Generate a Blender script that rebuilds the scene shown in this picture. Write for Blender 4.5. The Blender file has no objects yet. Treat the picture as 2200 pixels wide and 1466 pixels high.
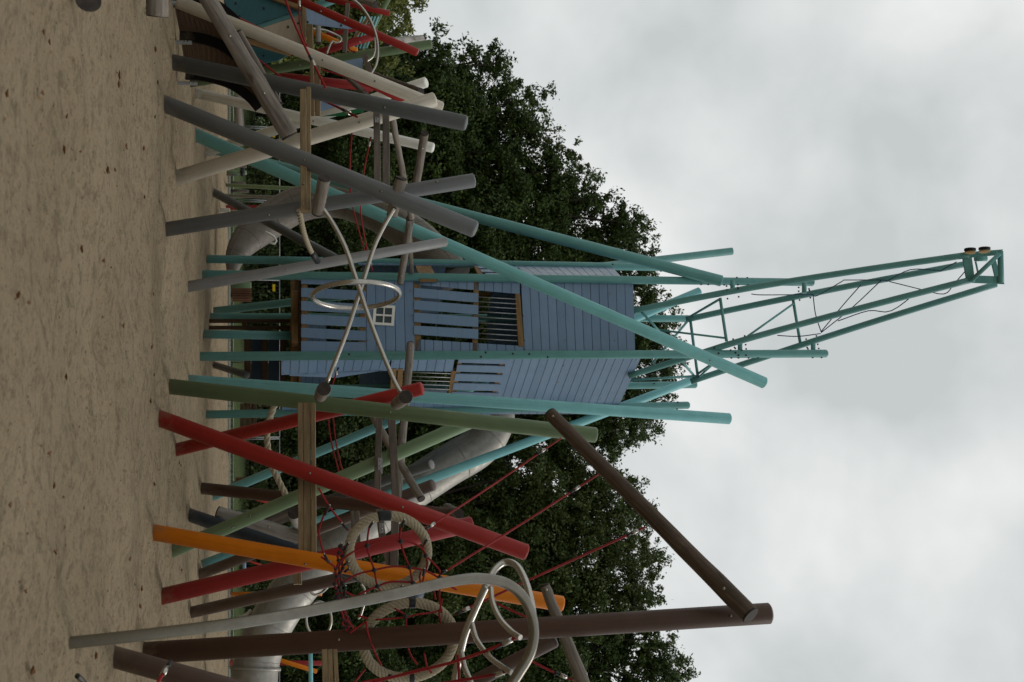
import bpy, math, random
import numpy as np
from mathutils import Vector, Matrix
random.seed(7); rng = np.random.default_rng(7)
SC = bpy.context.scene
COL = SC.collection
# ------------------------------------------------------------------ camera
FPX = 2139.0; HOR = 590.0; H = 1.4
TILT = math.atan((1100-HOR)/FPX)
CT, ST = math.cos(TILT), math.sin(TILT)
FWD = Vector((0, CT, ST)); UPV = Vector((0, -ST, CT)); RGT = Vector((1, 0, 0))
CAM = Vector((0, 0, H))
cd = bpy.data.cameras.new("camera"); cam = bpy.data.objects.new("camera", cd); COL.objects.link(cam)
cd.sensor_fit = 'HORIZONTAL'; cd.sensor_width = 36; cd.lens = FPX/2200*36
cd.clip_start = 0.1; cd.clip_end = 3000
cx_, cy_, cz_ = UPV, -RGT, -FWD
cam.matrix_world = Matrix(((cx_.x, cy_.x, cz_.x, CAM.x), (cx_.y, cy_.y, cz_.y, CAM.y), (cx_.z, cy_.z, cz_.z, CAM.z), (0, 0, 0, 1)))
cd.dof.use_dof = True; cd.dof.focus_distance = 15.0; cd.dof.aperture_fstop = 2.4
SC.camera = cam
# ------------------------------------------------------------------ world, sun, exposure
SUN_EL, SUN_AZ = math.radians(54), math.radians(82)     # azimuth from +Y towards +X
W = bpy.data.worlds.new("World"); SC.world = W; W.use_nodes = True
nt = W.node_tree; nt.nodes.clear()
out = nt.nodes.new('ShaderNodeOutputWorld'); bg = nt.nodes.new('ShaderNodeBackground')
sky = nt.nodes.new('ShaderNodeTexSky'); sky.sky_type = 'NISHITA'; sky.sun_disc = False
sky.sun_elevation = SUN_EL; sky.sun_rotation = SUN_AZ
tc = nt.nodes.new('ShaderNodeTexCoord')
def wnoise(scale, detail, rough, sc, off, dist=0.0):
    mp = nt.nodes.new('ShaderNodeMapping'); mp.inputs['Scale'].default_value = sc; mp.inputs['Location'].default_value = off
    n = nt.nodes.new('ShaderNodeTexNoise'); n.inputs['Scale'].default_value = scale; n.inputs['Detail'].default_value = detail
    n.inputs['Roughness'].default_value = rough; n.inputs['Distortion'].default_value = dist
    nt.links.new(tc.outputs['Generated'], mp.inputs[0]); nt.links.new(mp.outputs[0], n.inputs['Vector']); return n
n1 = wnoise(5.2, 4, 0.5, (1, 1, 1.15), (3.1, 0.4, 1.0), 0.15)
n2 = wnoise(2.0, 3, 0.5, (1, 1, 1.3), (1.9, 5.4, 2.6))
ad = nt.nodes.new('ShaderNodeMath'); ad.operation = 'ADD'
m1 = nt.nodes.new('ShaderNodeMath'); m1.operation = 'MULTIPLY'; m1.inputs[1].default_value = 0.55
m2 = nt.nodes.new('ShaderNodeMath'); m2.operation = 'MULTIPLY'; m2.inputs[1].default_value = 0.45
nt.links.new(n1.outputs[0], m1.inputs[0]); nt.links.new(n2.outputs[0], m2.inputs[0])
nt.links.new(m1.outputs[0], ad.inputs[0]); nt.links.new(m2.outputs[0], ad.inputs[1])
cr = nt.nodes.new('ShaderNodeValToRGB')
cr.color_ramp.elements[0].position = 0.37; cr.color_ramp.elements[0].color = (0.54, 0.568, 0.566, 1)
cr.color_ramp.elements[1].position = 0.59; cr.color_ramp.elements[1].color = (0.82, 0.83, 0.815, 1)
e = cr.color_ramp.elements.new(0.49); e.color = (0.69, 0.71, 0.70, 1)
nt.links.new(ad.outputs[0], cr.inputs[0])
sc_ = nt.nodes.new('ShaderNodeVectorMath'); sc_.operation = 'SCALE'; sc_.inputs['Scale'].default_value = 12.2
nt.links.new(cr.outputs[0], sc_.inputs[0])
mx = nt.nodes.new('ShaderNodeMixRGB'); mx.inputs[0].default_value = 0.94
nt.links.new(sky.outputs[0], mx.inputs[1]); nt.links.new(sc_.outputs[0], mx.inputs[2])
# overcast sky; dimming added behind the viewer to darken camera-facing surfaces
sx = nt.nodes.new('ShaderNodeSeparateXYZ'); nt.links.new(tc.outputs['Generated'], sx.inputs[0])
mr = nt.nodes.new('ShaderNodeMapRange'); mr.interpolation_type = 'SMOOTHSTEP'
mr.inputs['From Min'].default_value = -0.9; mr.inputs['From Max'].default_value = 0.85; mr.inputs['To Min'].default_value = 0.80; mr.inputs['To Max'].default_value = 1.0
nt.links.new(sx.outputs['Y'], mr.inputs['Value'])
sm = nt.nodes.new('ShaderNodeVectorMath'); sm.operation = 'SCALE'; nt.links.new(mx.outputs[0], sm.inputs[0]); nt.links.new(mr.outputs[0], sm.inputs['Scale'])
nt.links.new(sm.outputs[0], bg.inputs['Color']); bg.inputs['Strength'].default_value = 0.1
nt.links.new(bg.outputs[0], out.inputs[0])
sd = bpy.data.lights.new("sun", 'SUN'); sun = bpy.data.objects.new("sun", sd); COL.objects.link(sun)
sd.energy = 1.3; sd.angle = math.radians(28); sd.color = (1.0, 0.96, 0.9)
sdir = Vector((math.sin(SUN_AZ)*math.cos(SUN_EL), math.cos(SUN_AZ)*math.cos(SUN_EL), math.sin(SUN_EL)))
sun.rotation_euler = sdir.to_track_quat('Z', 'Y').to_euler(); sun.location = (0, 0, 40)
SC.view_settings.view_transform = 'Standard'; SC.view_settings.look = 'None'
SC.view_settings.exposure = -0.15; SC.view_settings.gamma = 1.0

# ------------------------------------------------------------------ pixel helpers (photograph pixels, 2200 x 1466)
def ray(px, py): return FWD + UPV*((px-1100)/FPX) + RGT*((py-733)/FPX)
def P(px, py, d):
    r = ray(px, py); return CAM + r*(d/r.y)
def G(px, py):
    r = ray(px, py); return CAM + r*(-H/r.z)
def rad(w, d): return 0.5*w*d/FPX

# ------------------------------------------------------------------ materials
MATS = {}
def _mat(name):
    m = bpy.data.materials.new(name); m.use_nodes = True
    n = m.node_tree; b = n.nodes['Principled BSDF']; MATS[name] = m
    return m, n, b
def _noise(n, scale, detail=4, rough=0.55, vec=None, coord='Object', mscale=None):
    t = n.nodes.new('ShaderNodeTexCoord'); x = n.nodes.new('ShaderNodeTexNoise')
    x.inputs['Scale'].default_value = scale; x.inputs['Detail'].default_value = detail; x.inputs['Roughness'].default_value = rough
    src = t.outputs[coord]
    if mscale:
        mp = n.nodes.new('ShaderNodeMapping'); mp.inputs['Scale'].default_value = mscale
        n.links.new(src, mp.inputs[0]); src = mp.outputs[0]
    n.links.new(src, x.inputs['Vector']); return x.outputs[0]
def _ramp(n, src, stops):
    r = n.nodes.new('ShaderNodeValToRGB'); el = r.color_ramp.elements
    el[0].position, el[0].color = stops[0][0], (*stops[0][1], 1)
    el[1].position, el[1].color = stops[-1][0], (*stops[-1][1], 1)
    for p, c in stops[1:-1]:
        q = el.new(p); q.color = (*c, 1)
    n.links.new(src, r.inputs[0]); return r.outputs[0]
def _bump(n, b, src, strength, dist):
    k = n.nodes.new('ShaderNodeBump'); k.inputs['Strength'].default_value = strength; k.inputs['Distance'].default_value = dist
    n.links.new(src, k.inputs['Height']); n.links.new(k.outputs[0], b.inputs['Normal'])
def _mul(n, a, f, bcol):
    x = n.nodes.new('ShaderNodeMixRGB'); x.blend_type = 'MULTIPLY'; x.inputs[0].default_value = f
    n.links.new(a, x.inputs[1]); n.links.new(bcol, x.inputs[2]); return x.outputs[0]
def k(c, f): return tuple(min(1, v*f) for v in c)
def paint(name, c, rough=0.48, spec=0.26, worn=0.10):
    m, n, b = _mat(name)
    s = _noise(n, 3.0, 5, 0.6); col = _ramp(n, s, [(0.3, k(c, 1-worn)), (0.7, k(c, 1+worn*0.6))])
    g = _noise(n, 60.0, 3, 0.7); sp = _ramp(n, g, [(0.30, (0.7, 0.68, 0.64)), (0.42, (1, 1, 1))])
    base = _mul(n, col, 0.35, sp)
    st = _noise(n, 1.0, 5, 0.65, coord='UV', mscale=(22, 0.8, 1)); base = _mul(n, base, 0.5, _ramp(n, st, [(0.34, (0.76, 0.74, 0.70)), (0.5, (1, 1, 1)), (0.72, (1.08, 1.08, 1.06))]))
    if 'board' in name:
        g2 = n.nodes.new('ShaderNodeNewGeometry'); base = _mul(n, base, 1.0, _ramp(n, g2.outputs['Random Per Island'], [(0.0, (0.86, 0.88, 0.90)), (1.0, (1.08, 1.06, 1.04))]))
    ge = n.nodes.new('ShaderNodeNewGeometry'); sz = n.nodes.new('ShaderNodeSeparateXYZ'); n.links.new(ge.outputs['Position'], sz.inputs[0])
    dn = _noise(n, 9.0, 4, 0.7); ml = n.nodes.new('ShaderNodeMath'); ml.operation = 'MULTIPLY_ADD'; ml.inputs[1].default_value = -0.9; ml.inputs[2].default_value = 0.62; n.links.new(dn, ml.inputs[0])
    df = n.nodes.new('ShaderNodeMath'); df.operation = 'SUBTRACT'; n.links.new(ml.outputs[0], df.inputs[0]); n.links.new(sz.outputs['Z'], df.inputs[1])
    du = n.nodes.new('ShaderNodeMapRange'); du.inputs['From Min'].default_value = -0.05; du.inputs['From Max'].default_value = 0.30; du.inputs['To Max'].default_value = 0.55; n.links.new(df.outputs[0], du.inputs['Value'])
    dm = n.nodes.new('ShaderNodeMixRGB'); dm.inputs[2].default_value = (0.22, 0.18, 0.12, 1); n.links.new(du.outputs[0], dm.inputs[0]); n.links.new(base, dm.inputs[1])
    n.links.new(dm.outputs[0], b.inputs['Base Color'])
    rr = _ramp(n, s, [(0.3, (rough+0.1,)*3), (0.7, (rough-0.06,)*3)]); n.links.new(rr, b.inputs['Roughness'])
    b.inputs['Specular IOR Level'].default_value = spec
    return m
paint('grey paint', (0.135, 0.143, 0.148)); paint('dark grey paint', (0.085, 0.090, 0.090)); paint('light grey paint', (0.220, 0.220, 0.220))
paint('cream paint', (0.500, 0.460, 0.380)); paint('white paint', (0.740, 0.735, 0.680))
paint('teal paint', (0.140, 0.345, 0.345)); paint('brace teal paint', (0.180, 0.450, 0.455)); paint('light teal paint', (0.200, 0.490, 0.525)); paint('deep teal paint', (0.110, 0.270, 0.262))
paint('green paint', (0.115, 0.165, 0.085)); paint('sage paint', (0.180, 0.270, 0.155))
paint('red paint', (0.280, 0.019, 0.014)); paint('dark red paint', (0.270, 0.024, 0.024)); paint('coral red paint', (0.55, 0.06, 0.05))
paint('orange paint', (0.640, 0.185, 0.006)); paint('brown paint', (0.072, 0.038, 0.026)); paint('taupe paint', (0.105, 0.072, 0.060))
paint('navy paint', (0.025, 0.045, 0.075)); paint('blue board', (0.120, 0.200, 0.315), 0.33, 0.5, 0.06); paint('pale blue board', (0.190, 0.280, 0.410), 0.4, 0.4, 0.06)
paint('teal board', (0.025, 0.095, 0.11)); paint('cream board', (0.33, 0.28, 0.20)); paint('green board', (0.01, 0.12, 0.04)); paint('brown black board', (0.006, 0.005, 0.004), 0.6, 0.1)
paint('black plastic', (0.014, 0.014, 0.016), 0.4); paint('yellow sign', (0.62, 0.42, 0.01)); paint('tan plywood', (0.42, 0.27, 0.11), 0.6)
paint('red rope', (0.220, 0.013, 0.013), 0.65, 0.2, 0.2); paint('blue rope', (0.01, 0.022, 0.07), 0.6); paint('kerb stone', (0.26, 0.275, 0.27), 0.7)
paint('pane dark', (0.05, 0.07, 0.075), 0.3)
def metal(name, c, rough, met=1.0):
    m, n, b = _mat(name)
    s = _noise(n, 8.0, 4, 0.6); n.links.new(_ramp(n, s, [(0.3, k(c, 0.8)), (0.7, c)]), b.inputs['Base Color'])
    n.links.new(_ramp(n, s, [(0.3, (rough+0.08,)*3), (0.7, (rough-0.05,)*3)]), b.inputs['Roughness'])
    b.inputs['Metallic'].default_value = met; return m
metal('steel', (0.43, 0.41, 0.37), 0.24); metal('dull steel', (0.23, 0.215, 0.18), 0.30); metal('slide steel', (0.31, 0.295, 0.265), 0.52, 0.75); metal('shaded slide steel', (0.17, 0.15, 0.125), 0.65, 0.25); metal('galvanised', (0.30, 0.31, 0.31), 0.5, 0.8)
def wood(name, a, c, ring=26.0, rough=0.75):
    m, n, b = _mat(name)
    s = _noise(n, 1.0, 6, 0.62, coord='UV', mscale=(ring, 1.6, 1)); col = _ramp(n, s, [(0.32, a), (0.68, c)])
    kn = _noise(n, 1.0, 2, 0.5, coord='UV', mscale=(7, 2.6, 1)); kk = _ramp(n, kn, [(0.26, (0.35, 0.28, 0.22)), (0.36, (1, 1, 1))])
    col = _mul(n, col, 0.8, kk)
    bl = _noise(n, 2.3, 3, 0.6); col = _mul(n, col, 0.6, _ramp(n, bl, [(0.35, (0.62, 0.60, 0.58)), (0.62, (1, 1, 1))]))
    n.links.new(col, b.inputs['Base Color']); b.inputs['Roughness'].default_value = rough; b.inputs['Specular IOR Level'].default_value = 0.25
    _bump(n, b, s, 0.35, 0.006); return m
wood('weathered log', (0.11, 0.092, 0.076), (0.26, 0.23, 0.195)); wood('pale log', (0.20, 0.19, 0.17), (0.36, 0.34, 0.31))
wood('dark log', (0.052, 0.038, 0.028), (0.13, 0.095, 0.07)); wood('tan timber', (0.14, 0.10, 0.052), (0.28, 0.20, 0.11), 18)
wood('orange timber', (0.14, 0.08, 0.03), (0.27, 0.165, 0.07), 18); wood('grey timber', (0.085, 0.07, 0.058), (0.18, 0.15, 0.125), 20)
wood('brown timber', (0.032, 0.018, 0.009), (0.085, 0.048, 0.022), 20); wood('slat wood', (0.085, 0.035, 0.017), (0.15, 0.07, 0.035), 20); wood('bark', (0.02, 0.016, 0.012), (0.05, 0.04, 0.03), 10)
def endgrain():
    m, n, b = _mat('end grain')
    s = _noise(n, 14, 4, 0.6); n.links.new(_ramp(n, s, [(0.3, (0.012, 0.008, 0.006)), (0.7, (0.042, 0.032, 0.025))]), b.inputs['Base Color']); b.inputs['Roughness'].default_value = 0.85
endgrain()
def hemp():
    m, n, b = _mat('hemp rope')
    s = _noise(n, 90, 3, 0.6); n.links.new(_ramp(n, s, [(0.3, (0.19, 0.16, 0.105)), (0.7, (0.38, 0.325, 0.225))]), b.inputs['Base Color']); b.inputs['Roughness'].default_value = 0.9
    _bump(n, b, s, 0.4, 0.004)
hemp()
def sandmat():
    m, n, b = _mat('sand')
    a = _noise(n, 0.45, 5, 0.6); col = _ramp(n, a, [(0.3, (0.258, 0.200, 0.128)), (0.7, (0.335, 0.266, 0.176))])
    w = _noise(n, 6.5, 6, 0.7); col = _mul(n, col, 0.75, _ramp(n, w, [(0.36, (0.58, 0.56, 0.54)), (0.53, (1, 1, 1))]))
    f = _noise(n, 26.0, 6, 0.8); col = _mul(n, col, 0.8, _ramp(n, f, [(0.33, (0.30, 0.27, 0.23)), (0.42, (0.94, 0.94, 0.94)), (0.7, (1.15, 1.15, 1.13))]))
    n.links.new(col, b.inputs['Base Color']); b.inputs['Roughness'].default_value = 0.95; b.inputs['Specular IOR Level'].default_value = 0.12
    h = _noise(n, 9.0, 7, 0.72); _bump(n, b, h, 1.0, 0.09)
sandmat()
def grassmat():
    m, n, b = _mat('grass')
    a = _noise(n, 1.4, 6, 0.7); n.links.new(_ramp(n, a, [(0.3, (0.045, 0.075, 0.018)), (0.7, (0.10, 0.13, 0.04))]), b.inputs['Base Color']); b.inputs['Roughness'].default_value = 0.95
    h = _noise(n, 25, 5, 0.8); _bump(n, b, h, 1.0, 0.06)
grassmat()
def leafmat(name, dark, mid, light):
    m, n, b = _mat(name)
    g = n.nodes.new('ShaderNodeNewGeometry')
    col = _ramp(n, g.outputs['Random Per Island'], [(0.0, dark), (0.6, mid), (1.0, light)])
    big = _noise(n, 0.35, 3, 0.6); col = _mul(n, col, 0.7, _ramp(n, big, [(0.35, (0.55, 0.6, 0.5)), (0.62, (1.15, 1.1, 1.0))]))
    n.links.new(col, b.inputs['Base Color']); b.inputs['Roughness'].default_value = 0.55; b.inputs['Specular IOR Level'].default_value = 0.25
    tr = n.nodes.new('ShaderNodeBsdfTranslucent'); n.links.new(col, tr.inputs[0]); ms = n.nodes.new('ShaderNodeMixShader'); ms.inputs[0].default_value = 0.22
    o = [q for q in n.nodes if q.type == 'OUTPUT_MATERIAL'][0]
    n.links.new(b.outputs[0], ms.inputs[1]); n.links.new(tr.outputs[0], ms.inputs[2]); n.links.new(ms.outputs[0], o.inputs[0])
leafmat('oak leaf', (0.020, 0.042, 0.010), (0.048, 0.084, 0.018), (0.11, 0.155, 0.038))
leafmat('bright leaf', (0.07, 0.09, 0.02), (0.14, 0.17, 0.042), (0.25, 0.26, 0.075))
leafmat('mid leaf', (0.032, 0.054, 0.014), (0.066, 0.098, 0.026), (0.13, 0.168, 0.05))
leafmat('hedge leaf', (0.016, 0.032, 0.008), (0.040, 0.066, 0.015), (0.10, 0.135, 0.036))
leafmat('dead leaf', (0.07, 0.03, 0.012), (0.14, 0.06, 0.018), (0.28, 0.14, 0.04))
leafmat('grass blade', (0.04, 0.07, 0.015), (0.07, 0.11, 0.025), (0.13, 0.17, 0.05))

# ------------------------------------------------------------------ mesh builder
class MB:
    def __init__(s): s.v = []; s.f = []; s.uv = []; s.sm = []
    def face(s, idx, uv, smooth=False): s.f.append(tuple(idx)); s.uv.append(uv); s.sm.append(smooth)
    def tube(s, pts, r, n=18, closed=False, caps=True, dome=0.0):
        pts = [Vector(p) for p in pts]; m = len(pts)
        if not hasattr(r, '__len__'): r = [r]*m
        ups = []; T = []
        for i in range(m):
            if closed: t = pts[(i+1) % m]-pts[i-1]
            else: t = pts[min(i+1, m-1)]-pts[max(i-1, 0)]
            T.append(t.normalized())
        u = T[0].orthogonal().normalized()
        for i in range(m):
            u = (u-T[i]*u.dot(T[i])).normalized(); ups.append(u)
        if closed:
            d = ups[0]; # remove twist
            e2 = (ups[-1]-T[0]*ups[-1].dot(T[0])).normalized()
            ang = math.atan2(T[0].dot(e2.cross(d)), e2.dot(d))
            ups = [Matrix.Rotation(ang*i/m, 3, T[i]) @ ups[i] for i in range(m)]
        b = len(s.v); L = 0; Ls = []
        for i in range(m):
            if i: L += (pts[i]-pts[i-1]).length
            Ls.append(L); w = T[i].cross(ups[i])
            for j in range(n):
                a = 2*math.pi*j/n
                s.v.append(pts[i]+(ups[i]*math.cos(a)+w*math.sin(a))*r[i])
        cir = 2*math.pi*max(r)
        for i in range(m if closed else m-1):
            i2 = (i+1) % m; l2 = Ls[i2] if i2 else L+0.1
            for j in range(n):
                j2 = (j+1) % n
                s.face((b+i*n+j, b+i*n+j2, b+i2*n+j2, b+i2*n+j), [(cir*j/n, Ls[i]), (cir*(j+1)/n, Ls[i]), (cir*(j+1)/n, l2), (cir*j/n, l2)], True)
        if not closed and caps:
            s.face([b+j for j in range(n)][::-1], [(0.02*j, 0) for j in range(n)]); s.face([b+(m-1)*n+j for j in range(n)], [(0.02*j, 0) for j in range(n)])
        return s
    def disc(s, c, nrm, r, th=0.012, n=20, dome=0.0):
        c = Vector(c); nrm = Vector(nrm).normalized()
        if dome: s.tube([c, c+nrm*th, c+nrm*(th+dome*0.6), c+nrm*(th+dome)], [r, r, r*0.8, r*0.25], n)
        else: s.tube([c, c+nrm*th], r, n)
        return s
    def slab(s, poly, nrm, th):
        poly = [Vector(p) for p in poly]; nrm = Vector(nrm).normalized(); b = len(s.v); n = len(poly)
        # orientation
        a = Vector((0, 0, 0))
        for i in range(n): a += poly[i].cross(poly[(i+1) % n])
        if a.dot(nrm) < 0: poly = poly[::-1]
        x = (poly[1]-poly[0]).normalized(); y = nrm.cross(x)
        def uv(p): q = p-poly[0]; return (q.dot(x), q.dot(y))
        s.v += poly; s.v += [p-nrm*th for p in poly]
        s.face(range(b, b+n), [uv(p) for p in poly]); s.face(list(range(b+n, b+2*n))[::-1], [uv(p) for p in poly[::-1]])
        for i in range(n):
            j = (i+1) % n; l = (poly[j]-poly[i]).length
            s.face((b+j, b+i, b+n+i, b+n+j), [(l, 0), (0, 0), (0, th), (l, th)])
        return s
    def beam(s, p0, p1, w, h, up=(0, 0, 1), off=(0, 0, 0)):
        p0 = Vector(p0)+Vector(off); p1 = Vector(p1)+Vector(off); t = (p1-p0); L = t.length; t.normalize()
        up = Vector(up); up = (up-t*up.dot(t)).normalized(); sd_ = t.cross(up); b = len(s.v); bev = min(w, h)*0.08
        prof = [(-w/2+bev, -h/2), (w/2-bev, -h/2), (w/2, -h/2+bev), (w/2, h/2-bev), (w/2-bev, h/2), (-w/2+bev, h/2), (-w/2, h/2-bev), (-w/2, -h/2+bev)]
        for q in (p0, p1):
            for a, c in prof: s.v.append(q+sd_*a+up*c)
        per = 0
        for i in range(8):
            j = (i+1) % 8; l = math.dist(prof[i], prof[j])
            s.face((b+i, b+j, b+8+j, b+8+i), [(per, 0), (per+l, 0), (per+l, L), (per, L)]); per += l
        s.face(list(range(b, b+8))[::-1], [(0.02*i, 0) for i in range(8)]); s.face(range(b+8, b+16), [(0.02*i, 0) for i in range(8)])
        return s
    def ball(s, c, r, n=8, mm=5):
        c = Vector(c); b = len(s.v)
        s.v.append(c+Vector((0, 0, r)))
        for i in range(1, mm):
            a = math.pi*i/mm
            for j in range(n):
                t = 2*math.pi*j/n; s.v.append(c+Vector((math.sin(a)*math.cos(t), math.sin(a)*math.sin(t), math.cos(a)))*r)
        s.v.append(c-Vector((0, 0, r))); e_ = len(s.v)-1
        for j in range(n):
            j2 = (j+1) % n
            s.face((b, b+1+j, b+1+j2), [(0, 0)]*3, True)
            for i in range(mm-2): s.face((b+1+i*n+j, b+1+(i+1)*n+j, b+1+(i+1)*n+j2, b+1+i*n+j2), [(0, 0)]*4, True)
            s.face((e_, b+1+(mm-2)*n+j2, b+1+(mm-2)*n+j), [(0, 0)]*3, True)
        return s
    def rope(s, pts, R, strands=3, pitch=0.22, sr=None, closed=False, n=6):
        pts = [Vector(p) for p in pts]; sr = sr or R*0.55; m = len(pts); L = 0; fr = []
        u = (pts[1]-pts[0]).orthogonal().normalized()
        for i in range(m):
            t = (pts[(i+1) % m]-pts[i-1]) if closed else (pts[min(i+1, m-1)]-pts[max(i-1, 0)]); t.normalize()
            u = (u-t*u.dot(t)).normalized()
            if i: L += (pts[i]-pts[i-1]).length
            fr.append((pts[i], u.copy(), t.cross(u), L))
        tot = L + ((pts[0]-pts[-1]).length if closed else 0)
        turns = max(1, round(tot/pitch))
        for k_ in range(strands):
            q = []
            for p, a, c, l in fr:
                ang = 2*math.pi*(k_/strands + turns*l/tot); q.append(p+(a*math.cos(ang)+c*math.sin(ang))*(R-sr))
            s.tube(q, sr, n, closed=closed)
        return s
    def build(s, name, mat, parent=None, origin=None, **props):
        me = bpy.data.meshes.new(name)
        if parent is not None: org = Vector(parent['_o']) if '_o' in parent else Vector((0, 0, 0))
        else: org = Vector(origin) if origin is not None else Vector(s.v[0])
        me.from_pydata([tuple(Vector(p)-org) for p in s.v], [], s.f)
        me.polygons.foreach_set('use_smooth', s.sm)
        ul = me.uv_layers.new(name='UVMap'); fl = [c for u in s.uv for p in u for c in p]; ul.data.foreach_set('uv', fl)
        me.materials.append(MATS[mat]); o = bpy.data.objects.new(name, me); COL.objects.link(o)
        if parent is not None: o.parent = parent
        else: o.location = org
        ORG[o.name] = tuple(org)
        for a, b in props.items(): o[a] = b
        return o
ORG = {}
class Root:  # wraps an Empty so that meshes built in world coordinates land in its space
    pass
def thing(name, label, cat, loc, group=None):
    o = bpy.data.objects.new(name, None); COL.objects.link(o); o.location = loc; o.empty_display_size = 0.2
    ORG[o.name] = tuple(loc); o['label'] = label; o['category'] = cat
    if group: o['group'] = group
    return o
def part(mb, name, mat, par, **p):
    """mesh part in its thing's space; works for sub-parts too (children of a part share its origin)"""
    me_o = mb.build(name, mat, None, origin=ORG[par.name], **p)
    me_o.location = (0, 0, 0); me_o.parent = par; ORG[me_o.name] = ORG[par.name]
    return me_o
def solo(mb, name, mat, label, cat, group=None, origin=None):
    o = mb.build(name, mat, None, origin=origin); o['label'] = label; o['category'] = cat
    if group: o['group'] = group
    return o
def struct(mb, name, mat, kind='structure'):
    o = mb.build(name, mat, None, origin=(0, 0, 0)); o['kind'] = kind; return o
def spline(pts, n=8, closed=False):
    pts = [Vector(p) for p in pts]; m = len(pts); o = []
    for i in range(m if closed else m-1):
        p0 = pts[(i-1) % m] if closed or i > 0 else pts[0]*2-pts[1]
        p1 = pts[i]; p2 = pts[(i+1) % m]; p3 = pts[(i+2) % m] if closed or i+2 < m else pts[-1]*2-pts[-2]
        for j in range(n):
            t = j/n; o.append(0.5*((2*p1)+(p2-p0)*t+(2*p0-5*p1+4*p2-p3)*t*t+(3*p1-p0-3*p2+p3)*t**3))
    if not closed: o.append(pts[-1])
    return o

# ------------------------------------------------------------------ ground
def vnoise(X, Y, s, seed):
    r = np.random.default_rng(seed).random((97, 97)); x = X/s; y = Y/s
    xi = np.floor(x).astype(int); yi = np.floor(y).astype(int); fx = x-xi; fy = y-yi
    fx = fx*fx*(3-2*fx); fy = fy*fy*(3-2*fy)
    g = lambda a, b: r[a % 97, b % 97]
    return (g(xi, yi)*(1-fx)+g(xi+1, yi)*fx)*(1-fy)+(g(xi, yi+1)*(1-fx)+g(xi+1, yi+1)*fx)*fy-0.5
FEETPX = [(367, 133), (350, 222), (352, 494), (400, 617), (418, 289), (462, 322), (375, 384), (382, 4), (417, 199), (440, 328), (447, 172), (360, 830), (337, 897), (374, 968), (402, 818), (455, 1068), (430, 1216), (366, 1186), (430, 1049), (428, 1235), (455, 1162), (405, 1106),
          (324, 1143), (343, 1283), (407, 1317), (303, 1404), (240, 1410), (484, 398), (476, 420), (458, 413), (459, 784), (490, 1277), (145, 1382), (443, 590), (437, 766), (446, 891), (457, 557), (463, 681), (463, 838), (452, 718), (462, 672)]
FEET = [G(*f_) for f_ in FEETPX]
def sand_z(X, Y):
    z = _sand(X, Y); pat = 1.0; heap = 0.0
    for f_ in FEET:
        d2 = (X-f_.x)**2+(Y-f_.y)**2; sd_ = 0.55+0.02*f_.y; pat = pat*(1-np.exp(-d2/sd_**2)); heap = heap+0.035*np.exp(-d2/0.30**2)-0.045*np.exp(-((np.sqrt(d2)-0.42)/0.16)**2)*(d2 > 0.02)
    return z*pat+heap
def _sand(X, Y):
    z = 0.10*vnoise(X, Y, 3.7, 1)+0.09*vnoise(X, Y, 1.3, 2)+0.07*vnoise(X, Y, 0.45, 3)+0.035*vnoise(X, Y, 0.2, 4)-0.05*np.clip(vnoise(X, Y, 0.38, 8)-0.22, 0, 1)*4*0.28
    z = z - 0.12*np.exp(-((Y-14.3-0.05*X)/0.7)**2)*(X < 1.0)      # trough behind the first row of poles
    return z
ys = np.concatenate([np.arange(-6, 3, 0.5), np.arange(3, 18, 0.075), np.arange(18, 31.7, 0.17), [31.75]])
xs = np.concatenate([np.arange(-40, -9, 1.0), np.arange(-9, 9, 0.085), np.arange(9, 40.1, 1.0)])
X, Y = np.meshgrid(xs, ys, indexing='ij'); Z = sand_z(X, Y)
Z = np.where(Y > 31.5, 0, Z)
V = np.stack([X, Y, Z], -1).reshape(-1, 3); ny = len(ys); nx = len(xs)
I = (np.arange(nx-1)[:, None]*ny+np.arange(ny-1)[None]).reshape(-1)
F = np.stack([I, I+ny, I+ny+1, I+1], -1)
def npmesh(name, V, F, mat, smooth=True):
    me = bpy.data.meshes.new(name); me.vertices.add(len(V)); me.vertices.foreach_set('co', V.astype('f').ravel())
    kx = F.shape[1]; me.loops.add(F.size); me.loops.foreach_set('vertex_index', F.astype('i').ravel())
    me.polygons.add(len(F)); me.polygons.foreach_set('loop_start', (np.arange(len(F))*kx).astype('i'))
    me.polygons.foreach_set('use_smooth', np.full(len(F), smooth)); me.update(calc_edges=True); me.materials.append(MATS[mat])
    o = bpy.data.objects.new(name, me); COL.objects.link(o); return o
o = npmesh('sand', V, F, 'sand'); o['kind'] = 'structure'
def lawn():
    s = 1500.0
    xs_ = np.array([-s, -40, 0, 40, s]); ys_ = np.array([-s, -6, 31.7, 60, s])
    X, Y = np.meshgrid(xs_, ys_, indexing='ij'); V = np.stack([X, Y, np.full_like(X, -0.17)], -1).reshape(-1, 3)
    I = (np.arange(4)[:, None]*5+np.arange(4)[None]).reshape(-1); F = np.stack([I, I+5, I+6, I+1], -1)
    o = npmesh('lawn', V, F, 'grass', False); o['kind'] = 'structure'
lawn()
m = MB()
for i in range(-20, 20): m.beam((i*2+0.01, 31.85, -0.04), (i*2+1.99, 31.85, -0.04), 0.16, 0.22)
solo(m, 'kerb_edging', 'kerb stone', 'pale kerb edging along the far side of the sand pit', 'kerb')
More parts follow.
